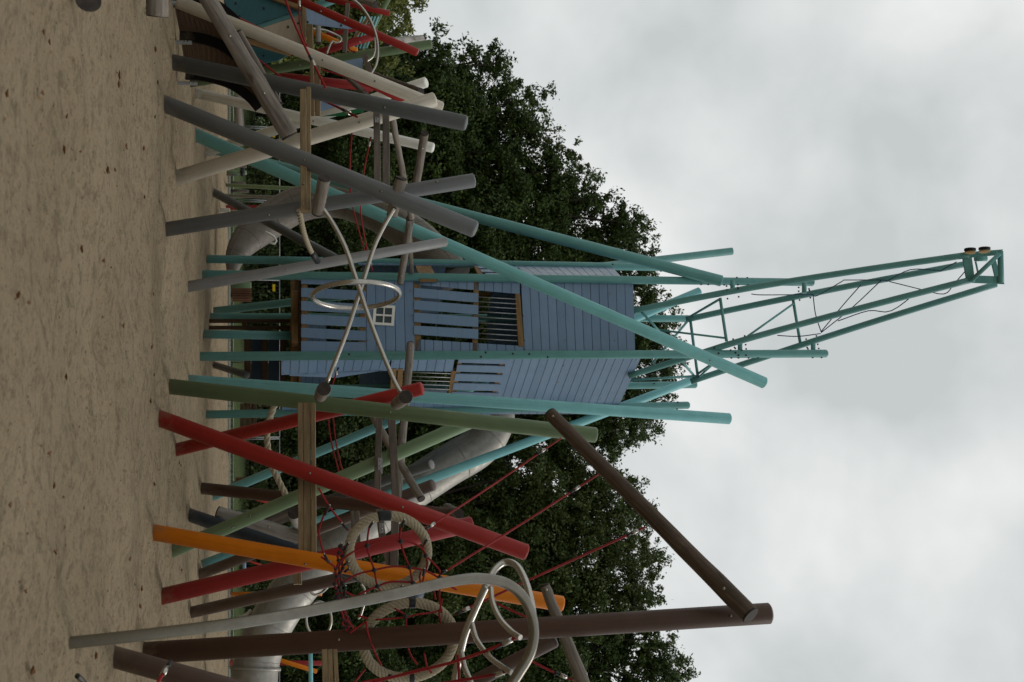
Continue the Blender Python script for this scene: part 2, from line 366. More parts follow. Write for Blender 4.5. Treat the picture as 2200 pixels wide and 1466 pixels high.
# grass tufts beyond the kerb
nb = 26000; bx = rng.uniform(-17, 17, nb); by = 32+rng.random(nb)**1.5*8; ang = rng.uniform(0, 6.28, nb); hh = rng.uniform(0.05, 0.16, nb)
w_ = 0.014; V = np.zeros((nb, 3, 3)); V[:, 0] = np.stack([bx-w_*np.cos(ang), by-w_*np.sin(ang), np.full(nb, -0.18)], -1)
V[:, 1] = np.stack([bx+w_*np.cos(ang), by+w_*np.sin(ang), np.full(nb, -0.18)], -1); V[:, 2] = np.stack([bx+rng.normal(0, .03, nb), by+rng.normal(0, .03, nb), -0.17+hh], -1)
o = npmesh('grass', V.reshape(-1, 3), np.arange(nb*3).reshape(-1, 3), 'grass blade', False); o['kind'] = 'stuff'; o['label'] = 'short grass growing beyond the sand pit kerb'; o['category'] = 'grass'
# sand crumbs and bark chips
nd = 2400; dy = 4.2+rng.random(nd)**0.8*26; dx = (rng.random(nd)-0.5)*dy*0.78; dz = sand_z(dx, dy)+0.004
sz = rng.uniform(0.006, 0.02, nd); a = rng.uniform(0, 6.28, nd)
V = np.zeros((nd, 4, 3))
for q in range(4):
    rr = sz*(1.0 if q % 2 == 0 else 0.45); V[:, q, 0] = dx+rr*np.cos(a+q*1.57); V[:, q, 1] = dy+rr*np.sin(a+q*1.57); V[:, q, 2] = dz+rng.uniform(0, 0.012, nd)
o = npmesh('bark_crumbs', V.reshape(-1, 3), np.arange(nd*4).reshape(-1, 4), 'dead leaf', False); o['kind'] = 'stuff'; o['label'] = 'small dark crumbs of bark scattered over the sand'; o['category'] = 'debris'
# fallen leaves
LP = [(88, 68), (105, 90), (244, 160), (262, 312), (265, 318), (180, 535), (215, 560), (230, 575), (318, 632), (12, 633), (85, 958), (100, 975), (125, 1043), (145, 1068), (18, 1085), (100, 1187), (50, 1270), (325, 105), (328, 102),
      (45, 650), (230, 365), (212, 365), (165, 325), (297, 318), (316, 250), (340, 178), (134, 322), (345, 880), (310, 862), (330, 1040), (65, 1445), (62, 1440), (190, 1410), (300, 1300), (273, 1202), (385, 1225), (320, 805), (355, 720), (298, 424), (247, 180), (340, 1010), (8, 200), (384, 995), (388, 1000), (300, 1265), (288, 1305), (308, 745), (260, 700), (150, 810), (140, 250), (98, 200), (372, 1265)]
nleaf = 0
lf = None
for (px, py) in LP:
    g = G(px, py); z = float(sand_z(np.array(g.x), np.array(g.y))); s_ = 0.036 if px < 200 else 0.042; s_ *= random.uniform(0.6, 1.1)
    m = MB(); th = random.uniform(0, 6.28); cs = math.cos(th); sn = math.sin(th); prof = [(-1, 0), (-.5, .35), (0.1, .5), (.6, .35), (1.1, 0), (.6, -.3), (0, -.5), (-.55, -.35)]
    c = Vector((g.x, g.y, z+0.012)); b = len(m.v)
    m.v.append(c+Vector((0, 0, 0.004)))
    for u_, v_ in prof: m.v.append(c+Vector(((u_*cs-v_*sn)*s_, (u_*sn+v_*cs)*s_, 0.010+0.5*s_*abs(v_)+random.uniform(0, .3)*s_)))
    for i in range(8): m.face((0, 1+i, 1+(i+1) % 8), [(0, 0)]*3, True)
    solo(m, 'fallen_leaf', 'dead leaf', 'small curled brown leaf lying on the open sand', 'leaf', 'fallen leaves scattered on the sand', origin=c)

# ------------------------------------------------------------------ poles
def pole(label, mat, base, top, w, group='leaning painted poles', capmat=None, bolts=(), name='leaning_pole', cat='pole', bd=None, n=24):
    """base (px,py) on the ground or (px,py,d); top (px,py,d); w = width in photo pixels at the base"""
    if len(base) == 2:
        b = G(*base) if bd is None else P(base[0], base[1], bd); d0 = b.y; onground = True
    else: b = P(*base); d0 = base[2]; onground = False
    t = P(*top); ax = (t-b).normalized(); r = rad(w, d0)
    root = thing(name, label, cat, b, group)
    st = b-ax*(0.35 if onground else 0)
    m = MB().tube([st, t-ax*0.006, t], [r, r, r*0.97], n); part(m, 'shaft', mat, root)
    m = MB().disc(t, ax, r*0.93, 0.004, n, dome=r*0.22); part(m, 'end_cap', capmat or mat, root)
    if not onground:
        m = MB().disc(b, -ax, r*0.93, 0.004, n, dome=r*0.15); part(m, 'end_cap', capmat or mat, root)
    view = (CAM-b).normalized(); side = ax.cross(view).normalized(); fr = side.cross(ax).normalized()
    for (x, off) in bolts:      # x = photo pixel along the pole, off = -1..1 sideways
        tt = (x-base[0])/(top[0]-base[0]); c = b.lerp(t, tt); dirv = fr*math.sqrt(max(0, 1-off*off))+side*off
        part(MB().disc(c+dirv*r*0.97, dirv, 0.016, 0.008, 8, dome=0.006), 'bolt', 'dull steel', root)
    return b, t, r
A_ = pole('dark grey pole leaning slightly right, its foot beside the dark curved ramp', 'dark grey paint', (367, 133), (1000, 265, 13.5), 32, capmat='grey paint', bolts=[(830, .1)])
B_ = pole('grey pole slanting right in front of the other grey pole, crossing it high up', 'grey paint', (350, 222), (1020, 493, 12.35), 35, bolts=[(662, .0), (826, 0)])
C_ = pole('mid grey pole leaning slightly left, crossed by the other grey pole halfway up', 'grey paint', (352, 494), (1018, 388, 13.0), 30, bolts=[(575, .2), (938, -.6)])
D_ = pole('light grey pole with scuffed foot, ending behind the long turquoise brace', 'light grey paint', (400, 617), (957, 520, 18.3), 23, bolts=[(595, 0)])
E_ = pole('very long turquoise pole slanting from the left foot to above the blue tower roof', 'brace teal paint', (418, 289), (1642, 823, 18.3), 27, bolts=[(925, -.4), (1510, .2)])
F_ = pole('long turquoise pole behind, sloping up to the left tower post with a rounded end', 'teal paint', (462, 322), (1550, 604, 20.0), 21)
Gp = pole('thick cream pole leaning left in front of the turquoise brace, with a plain oval end', 'cream paint', (375, 384), (934, 214, 14.45), 31, bolts=[(770, 0)])
Hp = pole('thick cream pole slanting right above the wooden walkway, ending beside another cream end', 'cream paint', (382, 4, 14.6), (948, 232, 14.85), 27, bolts=[(682, 0), (796, 0)])
Ip = pole('slim white pole with a wavy foot, rising right behind the grey log', 'white paint', (417, 199), (930, 318, 17.2), 20, bolts=[(680, .2), (760, .2)])
Jp = pole('slim white pole leaning left behind the turquoise brace foot', 'white paint', (440, 328), (915, 177, 18.6), 20)
pole('sage green pole near the left edge leaning slightly left, holding a log stub', 'green paint', (447, 172), (926, 95, 16.2), 19, bolts=[(645, 0), (786, 0)], bd=17.0)
pole('upper red pole crossing over the blue triangle at the left edge', 'red paint', (600, -18, 15.4), (896, 113, 15.2), 17, bolts=[(740, 0), (690, .3)])
pole('narrow red pole hidden behind the thick cream slanted pole', 'red paint', (470, 26, 15.6), (869, 216, 15.9), 17)
pole('short red pole almost upright behind the tan beam between left poles', 'dark red paint', (597, 165, 18.6), (800, 188, 18.6), 19)
pole('red pole with flat end at the photo edge, topmost in the left cluster', 'red paint', (700, -3, 17.6), (836, 29, 17.6), 12)
pole('red pole tilted left in the left cluster, under the steel arch', 'dark red paint', (668, 118, 17.4), (812, 76, 17.4), 15, bolts=[(770, .3)])
pole('orange pole end showing behind the tan beam at the left', 'orange paint', (662, 64, 18.5), (766, 110, 18.5), 13)
pole('thin dark red pole inside the left cluster beside the steel arch', 'dark red paint', (690, 78, 18.9), (800, 55, 18.9), 10)
pole('teal pole crossing the top left corner behind the red pole', 'teal paint', (660, 22, 17.9), (748, -14, 17.9), 18)
pole('sage green post leaning at the very left behind the barred panel', 'green paint', (776, 110, 19.3), (836, -6, 19.3), 11)
# right of the tower
K_ = pole('thick olive green pole before the tower, carrying one end of the slanted log', 'green paint', (360, 830), (1280, 935, 13.0), 32, bolts=[(835, .1)])
O_ = pole('thick red pole in front, slanting right from the sand to above the rope ring', 'red paint', (337, 897), (1130, 1187, 12.1), 34, bolts=[(662, 0), (860, 0)])
P_ = pole('red pole leaning left, its flat end beside the barred tower window', 'red paint', (374, 968), (906, 835, 13.6), 27)
Q_ = pole('long light turquoise pole in front of the right side of the blue tower', 'light teal paint', (402, 818), (1567, 900, 16.6), 25)
S_ = pole('turquoise pole leaning far left behind the tower, foot hidden by the brown pole', 'light teal paint', (455, 1068), (1503, 626, 23.4), 19)
T_ = pole('turquoise pole passing in front of the right slide, foot beside the brown pole foot', 'light teal paint', (430, 1216), (1495, 814, 22.2), 21)
AA = pole('sage green pole leaning left from behind the orange pole to behind the olive pole', 'sage paint', (366, 1186), (1008, 908, 13.7), 28, bolts=[(500, .3), (540, -.2)])
AB = pole('dark brown pole, upright, left of the grey wooden seesaw', 'brown paint', (430, 1049), (985, 1108, 16.5), 24)
AC = pole('brown pole ending beside the crossing log in front of the right slide', 'taupe paint', (428, 1235), (930, 1042, 17.0), 22)
AD = pole('grey pole with pale end cap in front of the right slide', 'dark grey paint', (455, 1162), (927, 998, 19.5), 18, capmat='light grey paint')
AE = pole('dark navy pole slanting right behind the orange pole', 'navy paint', (405, 1106), (900, 1277, 13.2), 27)
AF = pole('bright orange pole in front of the slide, leaning slightly right', 'orange paint', (324, 1143), (1208, 1298, 11.6), 33, bolts=[(650, .6), (700, -.2)])
AG = pole('crimson pole leaning left, foot right of the orange pole foot', 'dark red paint', (343, 1283), (1013, 1126, 13.0), 34)
AH = pole('slim brown pole leaning left in front of the slide foot', 'taupe paint', (407, 1317), (830, 1221, 15.0), 24)
AI = pole('tallest thick dark brown pole, near the right edge, carrying the slanted dark log', 'brown paint', (303, 1404), (1653, 1318, 10.25), 44, capmat='light grey paint', bolts=[(717, -.1), (1560, 0)])
AJ = pole('thick brown pole slanting out of the right edge, with a red rope shackle on it', 'taupe paint', (240, 1410), (620, 1516, 8.7), 42)
AK = pole('brown brace pole running down from behind the tall brown pole to the right edge', 'taupe paint', (960, 1496, 11.4), (1192, 1376, 11.0), 30)
# far background poles
pole('slim sage green post standing before the mesh fence, left of the left slide', 'sage paint', (484, 398), (640, 406, 27.5), 8, 'slim posts far behind')
pole('thin grey steel post beside the green post in the background', 'galvanised', (476, 420), (690, 428, 25.0), 7, 'slim posts far behind')
pole('dark grey pole slanting right behind the left slide', 'dark grey paint', (458, 413), (720, 556, 20.5), 17)
pole('short dark pole foot slanting under the tower', 'dark grey paint', (459, 784), (530, 806, 22.5), 14)
pole('thin orange post at the far right background', 'orange paint', (490, 1277), (690, 1276, 30.0), 9, 'slim posts far behind')
pole('thin orange post slanting at the lower right background', 'orange paint', (560, 1406, 29.0), (680, 1443, 29.0), 9, 'slim posts far behind')
pole('dark red crossbar behind the slide at the right edge', 'dark red paint', (560, 1424, 31.0), (690, 1425, 31.0), 10, 'slim posts far behind')
pole('pale turquoise crossbar behind the tall brown pole', 'light teal paint', (667, 1395, 27.0), (668, 1490, 27.0), 9, 'slim posts far behind')
pole('short sage green crossbar end behind the small steel ring', 'sage paint', (662, 1255, 26.0), (663, 1295, 26.0), 8, 'slim posts far behind')
pole('thin coral rod rising out of the grass behind the brown pole', 'coral red paint', (545, 1070, 27.0), (585, 1083, 27.0), 7, 'slim posts far behind')
pole('thin coral rod near the blue post in the right background', 'coral red paint', (530, 1204, 27.0), (572, 1218, 27.0), 4, 'slim posts far behind')
pole('tiny blue crossbar beyond the grass behind the orange pole', 'pale blue board', (525, 1198, 29.0), (525, 1228, 29.0), 7, 'slim posts far behind')

# ------------------------------------------------------------------ logs and beams
def log(label, p0, p1, w0, w1, mat='weathered log', bolts=(), group='weathered round logs'):
    a = P(*p0); b = P(*p1); r0 = rad(w0, p0[2]); r1 = rad(w1, p1[2]); root = thing('wooden_log', label, 'log', a, group)
    n = 14; pts = []; rr = []
    for i in range(n+1):
        t = i/n; pts.append(a.lerp(b, t)+Vector((random.gauss(0, .0025), random.gauss(0, .0025), random.gauss(0, .0025)))); rr.append((r0+(r1-r0)*t)*random.uniform(.975, 1.02))
    ax = (b-a).normalized()
    pts[0:1] = [pts[0], pts[0]+ax*0.012]; rr[0:1] = [rr[0]*0.92, rr[0]]; pts[-1:] = [pts[-1]-ax*0.012, pts[-1]]; rr[-1:] = [rr[-1], rr[-1]*0.92]
    part(MB().tube(pts, rr, 20), 'shaft', mat, root)
    part(MB().disc(a+ax*.01, -ax, r0*0.97, 0.024, 18), 'end_grain', 'end grain', root); part(MB().disc(b-ax*.01, ax, r1*0.97, 0.024, 18), 'end_grain', 'end grain', root)
    view = (CAM-a).normalized(); side = ax.cross(view).normalized(); fr = side.cross(ax).normalized()
    for t in bolts:
        c = a.lerp(b, t); part(MB().disc(c+fr*(r0+(r1-r0)*t)*0.98, fr, 0.018, 0.008, 8, dome=0.006), 'bolt', 'steel', root)
log('long weathered log slanting across in front of the dark curved ramp', (425, -38, 13.75), (622, 292, 14.0), 34, 37, bolts=(.35, .72))
log('thin weathered log lying right above the long slanting log', (514, 68, 14.3), (602, 224, 14.3), 12, 13)
log('weathered log running level from the cream pole end towards the tower post', (912, 287, 16.6), (860, 607, 19.6), 18, 15, bolts=(.07, .93))
log('weathered log tilted behind the grey handrail and the two grey poles', (838, 228, 15.6), (884, 470, 17.5), 14, 13)
log('thin weathered log continuing behind the left slide towards the tower', (878, 470, 18.0), (884, 590, 20.5), 12, 10)
log('lower dark-ended log stub on the grey poles, holding one steel tube', (697, 384, 12.15), (682, 457, 12.5), 27, 25)
log('upper dark-ended log stub behind the crossing of the grey poles', (862, 384, 12.55), (842, 462, 12.72), 26, 24)
log('lower log stub pointing at the viewer on the olive green pole', (696, 836, 12.3), (688, 852, 12.95), 30, 26)
log('upper log stub pointing at the viewer over the red pole end', (872, 853, 12.2), (852, 868, 13.0), 30, 26)
log('weathered log hanging level from the right tower post to behind the brown handrails', (882, 740, 19.2), (853, 1075, 16.8), 17, 18, bolts=(.05,))
log('brown weathered log crossing the brown pole end in front of the slide', (800, 893, 17.0), (905, 1072, 15.6), 15, 18)
log('very thick dark log sloping from the olive pole up to the tall brown pole', (1183, 890, 12.7), (1612, 1322, 9.9), 30, 46, 'dark log', bolts=(.03, .9))
log('dark log running past the orange pole top to the right edge', (1170, 1258, 11.1), (1262, 1492, 10.75), 23, 32, 'weathered log', bolts=(.04,))
log('light grey log stub on the sage pole in the left cluster', (832, 91, 15.7), (905, 84, 17.5), 18, 16, 'pale log')
log('dark log with round end behind the white pole tops at the left', (796, 160, 17.4), (903, 198, 15.8), 15, 18, 'dark log')
log('thick pale log hanging at the left edge above the sand', (338, -60, 11.0), (338, 33, 11.15), 44, 44, 'weathered log')
log('tiny log tip at the left edge low over the sand', (190, -60, 7.6), (190, 1, 7.4), 50, 50, 'weathered log')
log('pale log arm of the wooden seesaw resting behind the sage pole', (469, 1101, 17.0), (655, 1158, 16.6), 26, 28, 'pale log', bolts=(.6,))
log('short pale log on end in the seesaw, with dark round end', (632, 1102, 15.9), (650, 1150, 17.5), 28, 24, 'pale log')
log('short grey log stub under the left tan beam', (684, 55, 17.0), (684, 92, 17.0), 11, 11, 'pale log')
log('brown log end at the top of the left cluster by the photo edge', (760, -12, 17.0), (806, 10, 16.7), 17, 17)
log('dark log end beyond the red pole, above the rope ring', (960, 1090, 17.5), (986, 1104, 15.8), 18, 21, 'weathered log')
def beam(label, mat, segs, name='wooden_beam', group='square timber beams', extra=None):
    """segs: list of (p0, p1, width px, thickness m)"""
    a = P(*segs[0][0]); root = thing(name, label, 'beam', a, group)
    for p0, p1, w, th in segs:
        q0, q1 = P(*p0), P(*p1)
        part(MB().beam(q0, q1, th, w*0.5*(p0[2]+p1[2])/FPX, up=(0, -.15, 1)), 'board', mat, root)
    if extra:
        for (x, y, d) in extra: c = P(x, y, d); part(MB().disc(c, (CAM-c), 0.014, 0.01, 8, dome=0.006), 'bolt', 'dull steel', root)
    return root
beam('double tan timber beam running right between the dark grey pole and the grey crossing', 'tan timber', [((651, 195, 13.75), (653, 455, 12.5), 13, 0.06), ((663, 190, 13.83), (662, 455, 12.58), 10, 0.06)], extra=[(652, 395, 12.72), (651, 438, 12.5)])
beam('tan timber beam behind the thick cream pole', 'tan timber', [((670, 128, 15.4), (672, 250, 15.6), 8, 0.06), ((682, 126, 15.45), (683, 250, 15.65), 11, 0.06)])
beam('tan timber beam under the blue triangle at the left', 'tan timber', [((653, 12, 16.3), (654, 112, 16.3), 8, 0.06), ((665, 12, 16.35), (667, 118, 16.35), 12, 0.06)])
beam('wide tan timber beam running right behind the red pole', 'tan timber', [((645, 868, 13.3), (647, 1192, 12.2), 10, 0.07), ((659, 868, 13.33), (661, 1192, 12.23), 15, 0.07), ((673, 868, 13.3), (675, 1192, 12.2), 9, 0.07)])
beam('short tan beam end below the crimson pole', 'tan timber', [((634, 1190, 15.6), (636, 1256, 15.4), 10, 0.06), ((644, 1190, 15.6), (645, 1256, 15.4), 6, 0.06)])
beam('tan timber beam below the tall brown pole at the right edge', 'tan timber', [((697, 1400, 10.6), (700, 1500, 10.0), 12, 0.06), ((709, 1400, 10.62), (712, 1500, 10.02), 11, 0.06), ((720, 1400, 10.6), (725, 1500, 10.0), 9, 0.06)])
beam('lower grey handrail timber with a steel plate at the left', 'grey timber', [((809, 232, 14.2), (811, 400, 13.0), 14, 0.07)], 'handrail')
beam('upper grey handrail timber crossing behind the dark grey pole at the left', 'grey timber', [((829, 228, 14.4), (830, 402, 13.15), 15, 0.07)], 'handrail')
beam('lower grey handrail timber with a bolted steel plate right of the olive pole', 'grey timber', [((815, 890, 14.2), (810, 1075, 13.4), 14, 0.07)], 'handrail')
beam('upper grey handrail timber between the olive pole and the red pole', 'grey timber', [((841, 893, 14.2), (851, 1078, 13.3), 17, 0.07)], 'handrail')
beam('slanted grey timber seen through the rope ring, with a small steel plate', 'grey timber', [((814, 1095, 14.0), (822, 1160, 13.8), 15, 0.06), ((823, 1160, 13.8), (838, 1222, 13.6), 13, 0.06)], 'handrail')
beam('upright grey timber seen through the rope ring', 'grey timber', [((849, 1110, 13.9), (846, 1235, 13.5), 17, 0.06)], 'handrail')
beam('dark double timber left of the rope ring behind the brown pole', 'grey timber', [((757, 1098, 14.6), (764, 1230, 14.4), 8, 0.05), ((767, 1098, 14.6), (773, 1230, 14.4), 9, 0.05)])
beam('grey timber behind the steel arch in the left cluster', 'grey timber', [((747, 8, 16.8), (740, 112, 16.8), 9, 0.06)], 'handrail')
beam('short grey timber hanging below the cream pole', 'grey timber', [((745, 165, 17.2), (795, 212, 15.4), 10, 0.06)], 'handrail')
beam('grey timber bracket holding the foot of the steel arch', 'grey timber', [((783, 118, 16.0), (797, 166, 16.0), 13, 0.08)], 'handrail')
beam('grey plank of the wooden seesaw crossing under the pale log', 'grey timber', [((508, 1156, 17.6), (655, 1094, 17.2), 18, 0.09)])
beam('tan timber slanting up in the far left cluster', 'orange timber', [((745, 108, 18.4), (790, 40, 18.4), 6, 0.05)])
for (px, py, d, w, h_) in [(811, 263, 13.95, 11, 24), (817, 1001, 13.68, 10, 34), (820, 1135, 13.85, 10, 22)]:
    c = P(px, py, d-0.045); u = (P(px, py+h_/2, d-0.045)-P(px, py-h_/2, d-0.045)); r_ = thing('steel_plate', {263: 'small galvanised plate on the left lower handrail', 1001: 'long galvanised plate with a big bolt on the right handrail', 1135: 'small galvanised plate seen through the rope ring'}[py], 'plate', c)
    part(MB().beam(c-u/2, c+u/2, 0.012, rad(w, d)*2, up=(0, 0, 1)), 'plate', 'galvanised', r_)
    for t in (-.32, 0, .32): q = c+u*t+Vector((0, -0.008, 0)); part(MB().disc(q, (0, -1, 0), 0.012, 0.008, 8, dome=0.006), 'bolt', 'steel', r_)

# ------------------------------------------------------------------ the blue crane tower
DW, DX, DR, DU, DBL, DBR = 20.4, 19.8, 21.5, 22.4, 23.6, 23.3
tw = thing('crane_tower', 'tall blue boarded play tower with turquoise corner posts and a crane jib on top', 'play tower', P(440, 720, 21.2)*1.0)
def colm(pb, pt, d, w, caps=True, lab=None, bolts=()):
    b = P(pb[0], pb[1], d); b = P(pb[0], pb[1], d); t = P(pt[0], pt[1], d); r = rad(w, d); ax = (t-b).normalized()
    g = b-ax*(b.z+0.3)/ax.z if b.z > -0.3 else b
    pr = {'label': lab} if lab else {}
    o = part(MB().tube([g, t-ax*0.01, t], [r, r, r*0.97], 24), 'corner_post', 'teal paint', tw, **pr)
    part(MB().disc(t, ax, r*0.93, 0.01, 20, dome=r*0.35), 'cap', 'teal paint', o)
    fr = Vector((0, -1, 0))
    for (x, off) in bolts:
        tt = (x-pb[0])/(pt[0]-pb[0]); c = b.lerp(t, tt); dv = (Vector((off, -math.sqrt(1-off*off), 0))).normalized()
        part(MB().disc(c+dv*r*0.98, dv, 0.022, 0.012, 8, dome=0.008), 'bolt', 'black plastic', o)
    return b, t, r
bl = [(1465, -.9), (1470, -.1), (1487, -.9), (1488, -.1), (1475, .9), (1492, .9), (1530, .95), (1545, .95), (1562, .9), (1560, -.95), (1585, -.95), (1586, .9), (1712, -.95), (1735, -.95)]
Wb, Wt, Wr = colm((443, 590), (1745, 607), DW, 18, bolts=bl)
Xb, Xt, Xr = colm((437, 766), (1774, 760), DX, 19, bolts=[(1487, .95), (1510, -.2), (1541, -.95), (1550, -.3), (1567, -.9), (1557, .3), (1575, .3), (1543, .95), (1560, .95), (1584, .95), (1607, .95), (1740, .95), (1762, .95), (993, -.6), (1050, -.3), (983, .4), (1085, -.2), (1125, .5), (783, -.2), (715, -.3)])
Rb, Rt, Rr = colm((446, 891), (1478, 871), DR, 17, bolts=[(1452, -.9), (1450, .9)])
Ub, Ut, Ur = colm((457, 557), (1440, 575), DU, 17, bolts=[(1302, -.5)])
Bb, Bt, Br = colm((463, 681), (1484, 685), DBL, 16, bolts=[(1378, .2)])
Cb, Ct_, Cr = colm((463, 838), (1494, 827), DBR, 16, bolts=[(1393, -.5)])
part(MB().tube([P(452, 718, 21.3)-Vector((0, 0, .3)), P(650, 722, 21.3)], rad(18, 21.3), 20), 'inner_post', 'deep teal paint', tw)
part(MB().tube([P(462, 672, 24.6)-Vector((0, 0, .3)), P(1573, 540, 23.6)], rad(17, 24), 22), 'leaning_post', 'deep teal paint', tw, label='turquoise tower post leaning left behind the others')
class Face:
    def __init__(s, a, b, c, off=0.0):
        s.n = (b-a).cross(c-a).normalized()
        if s.n.dot(CAM-a) < 0: s.n = -s.n
        s.p = a-s.n*off
    def pt(s, px, py):
        r = ray(px, py); return CAM+r*((s.p-CAM).dot(s.n)/r.dot(s.n))
    def slab(s, m, poly, th=0.022, lift=0.0): return m.slab([s.pt(*q)+s.n*lift for q in poly], s.n, th)
    def boards(s, m, q, nb, th=0.022, gap=0.55):
        """q: 4 px corners; split between edge q0-q3 and q1-q2 (boards stacked from q0 to q1)"""
        for i in range(nb):
            t0, t1 = i/nb, (i+1)/nb; L = math.dist(q[0], q[1]); g = gap/L
            lp = lambda a, b, t: (a[0]+(b[0]-a[0])*t, a[1]+(b[1]-a[1])*t)
            s.slab(m, [lp(q[0], q[1], t0+g), lp(q[0], q[1], t1-g), lp(q[3], q[2], t1-g), lp(q[3], q[2], t0+g)], th)
def screws(face, pts, par):
    for q in pts: c = face.pt(*q); part(MB().disc(c, face.n, 0.016, 0.005, 8, dome=0.005), 'screw', 'dull steel', par)
FF = Face(Wb, Wt, Xb, 0.02); FR = Face(Xb, Xt, Rb, 0.02); FL = Face(Wb, Wt, Ub, 0.02)
BB = 'blue board'
# front face
sl = [(600, 611), (619.5, 639), (648, 668), (676.5, 697), (705.5, 726), (734, 754)]
m = MB()
for i, (a, b) in enumerate(sl):
    d2 = 7 if 0 < i < 5 else 3
    FF.slab(m, [(647, a if i else 598), (786, (a+d2) if i else 600), (786, (b+d2) if i < 5 else 757), (647, b if i < 5 else 757)], 0.022, 0.03)
lo = part(m, 'slat_panel', BB, tw, label='lower row of six blue slats on the front of the tower')
screws(FF, [(650, a+3) for a, b in sl]+[(650, b-3) for a, b in sl]+[(783, a+8) for a, b in sl[1:]]+[(783, b+3) for a, b in sl[1:-1]], lo)
m = MB(); FF.slab(m, [(648, 598), (661, 598), (661, 757), (648, 757)], 0.07, 0.0); FF.slab(m, [(773, 598), (786, 598), (786, 757), (773, 757)], 0.07); part(m, 'timber_frame', 'orange timber', tw); m = MB(); FF.slab(m, [(888, 603), (903, 603), (905, 757), (892, 757)], 0.07); part(m, 'timber_frame', 'orange timber', tw); m = MB(); FF.slab(m, [(1018, 605), (1029, 605), (1026, 757), (1015, 757)], 0.07)
part(m, 'timber_frame', 'orange timber', tw)
m = MB(); FF.boards(m, [(787, 598), (888, 600), (892, 757), (787, 757)], 5); p1 = part(m, 'board_panel', BB, tw)
screws(FF, [(788, 625), (791, 731), (882, 625), (884, 678), (886, 732)], p1)
m = MB(); FF.boards(m, [(889, 601), (1117, 604), (1117, 632), (889, 611)], 12); part(m, 'board_panel', BB, tw); m = MB(); FF.boards(m, [(893, 729), (1125, 744), (1126, 758), (893, 758)], 12); part(m, 'board_panel', BB, tw)
m = MB(); up_ = [(620, 639.5, 632, 651), (646.5, 666, 657.5, 677), (673, 693, 683, 704), (701, 719.5, 709, 729.5)]
for a, b, c, d in up_: FF.slab(m, [(889, a), (1027, c), (1027, d), (889, b)], 0.022, 0.03)
u2 = part(m, 'slat_panel', BB, tw, label='upper row of blue slats beside the barred opening')
screws(FF, [(892, a+3) for a, b, c, d in up_]+[(892, b-3) for a, b, c, d in up_]+[(1022, c+3) for a, b, c, d in up_]+[(1022, d-3) for a, b, c, d in up_], u2)
m = MB(); FF.slab(m, [(1107, 632), (1117, 632), (1126, 745), (1114, 745)], 0.08, 0.01); fr_ = part(m, 'window_sill', 'orange timber', tw)
for ya in (638.5, 648.6, 658.7, 670, 681.5, 694, 705.4, 716.8, 728):
    part(MB().tube([FF.pt(1022, ya-.4), FF.pt(1111, ya+5)], 0.011, 8), 'window_bar', 'galvanised', tw)
m = MB(); FF.boards(m, [(1119, 604), (1361, 606), (1365, 758), (1127, 758)], 13); p2 = part(m, 'board_panel', BB, tw)
screws(FF, [(1211, 680), (1215, 731), (1311, 630), (1321, 731), (1356, 615), (1122, 617), (1125, 678), (1128, 731), (1125, 748)], p2)
# little white window
wf = MB(); O = [(803, 656), (849, 658), (846, 701), (800, 698)]
def bil(u, v):
    a = (O[0][0]*(1-u)+O[1][0]*u, O[0][1]*(1-u)+O[1][1]*u); b = (O[3][0]*(1-u)+O[2][0]*u, O[3][1]*(1-u)+O[2][1]*u); return (a[0]*(1-v)+b[0]*v, a[1]*(1-v)+b[1]*v)
for (u0, v0, u1, v1) in [(0, 0, .13, 1), (.87, 0, 1, 1), (.47, .12, .53, .88), (.13, 0, .87, .12), (.13, .88, .87, 1), (.13, .46, .47, .54), (.53, .46, .87, .54)]:
    FF.slab(wf, [bil(u0, v0), bil(u1, v0), bil(u1, v1), bil(u0, v1)], 0.02, 0.022)
wfo = part(wf, 'window_frame', 'white paint', tw); m = MB(); FF.slab(m, [bil(.06, .06), bil(.94, .06), bil(.94, .94), bil(.06, .94)], 0.004, 0.006); part(m, 'pane', 'pane dark', wfo)
screws(FF, [(845, 661), (843, 697), (803, 695)], wfo)
# right face
m = MB(); FR.boards(m, [(604, 768), (842, 768), (831, 797), (604, 806)], 12)
FR.slab(m, [(624, 803), (831, 795), (723, 812), (622, 808)], 0.022)
rb = part(m, 'board_panel', BB, tw); screws(FR, [(609, 802), (608, 778), (722, 808), (846, 778)], rb)
m = MB(); FR.boards(m, [(842, 768), (978, 768), (972, 799), (838, 796)], 7); part(m, 'board_panel', BB, tw)
m = MB(); FR.boards(m, [(606, 866), (850, 866), (846, 893), (604, 893)], 12); part(m, 'board_panel', BB, tw); m = MB(); FR.boards(m, [(850, 850), (1060, 852), (1054, 893), (846, 893)], 10); part(m, 'board_panel', BB, tw)
m = MB(); FR.slab(m, [(841, 792), (852, 792), (848, 870), (837, 870)], 0.07, .01); part(m, 'door_jamb', 'orange timber', tw); m = MB(); FR.slab(m, [(855, 792), (866, 792), (862, 870), (851, 870)], 0.07, .01); part(m, 'door_jamb', 'orange timber', tw); m = MB(); FR.slab(m, [(970, 797), (980, 797), (971, 852), (962, 852)], 0.08, .01); part(m, 'window_sill', 'orange timber', tw); m = MB()
FR.slab(m, [(984, 775), (993, 775), (978, 856), (969, 856)], 0.06); part(m, 'timber_frame', 'orange timber', tw); m = MB(); FR.slab(m, [(1075, 775), (1084, 775), (1064, 856), (1055, 856)], 0.06); part(m, 'timber_frame', 'orange timber', tw)
for ya in (800, 808.5, 817, 825.5, 834, 843): part(MB().tube([FR.pt(862, ya-.5), FR.pt(968, ya+3)], 0.011, 8), 'window_bar', 'galvanised', tw)
m = MB()
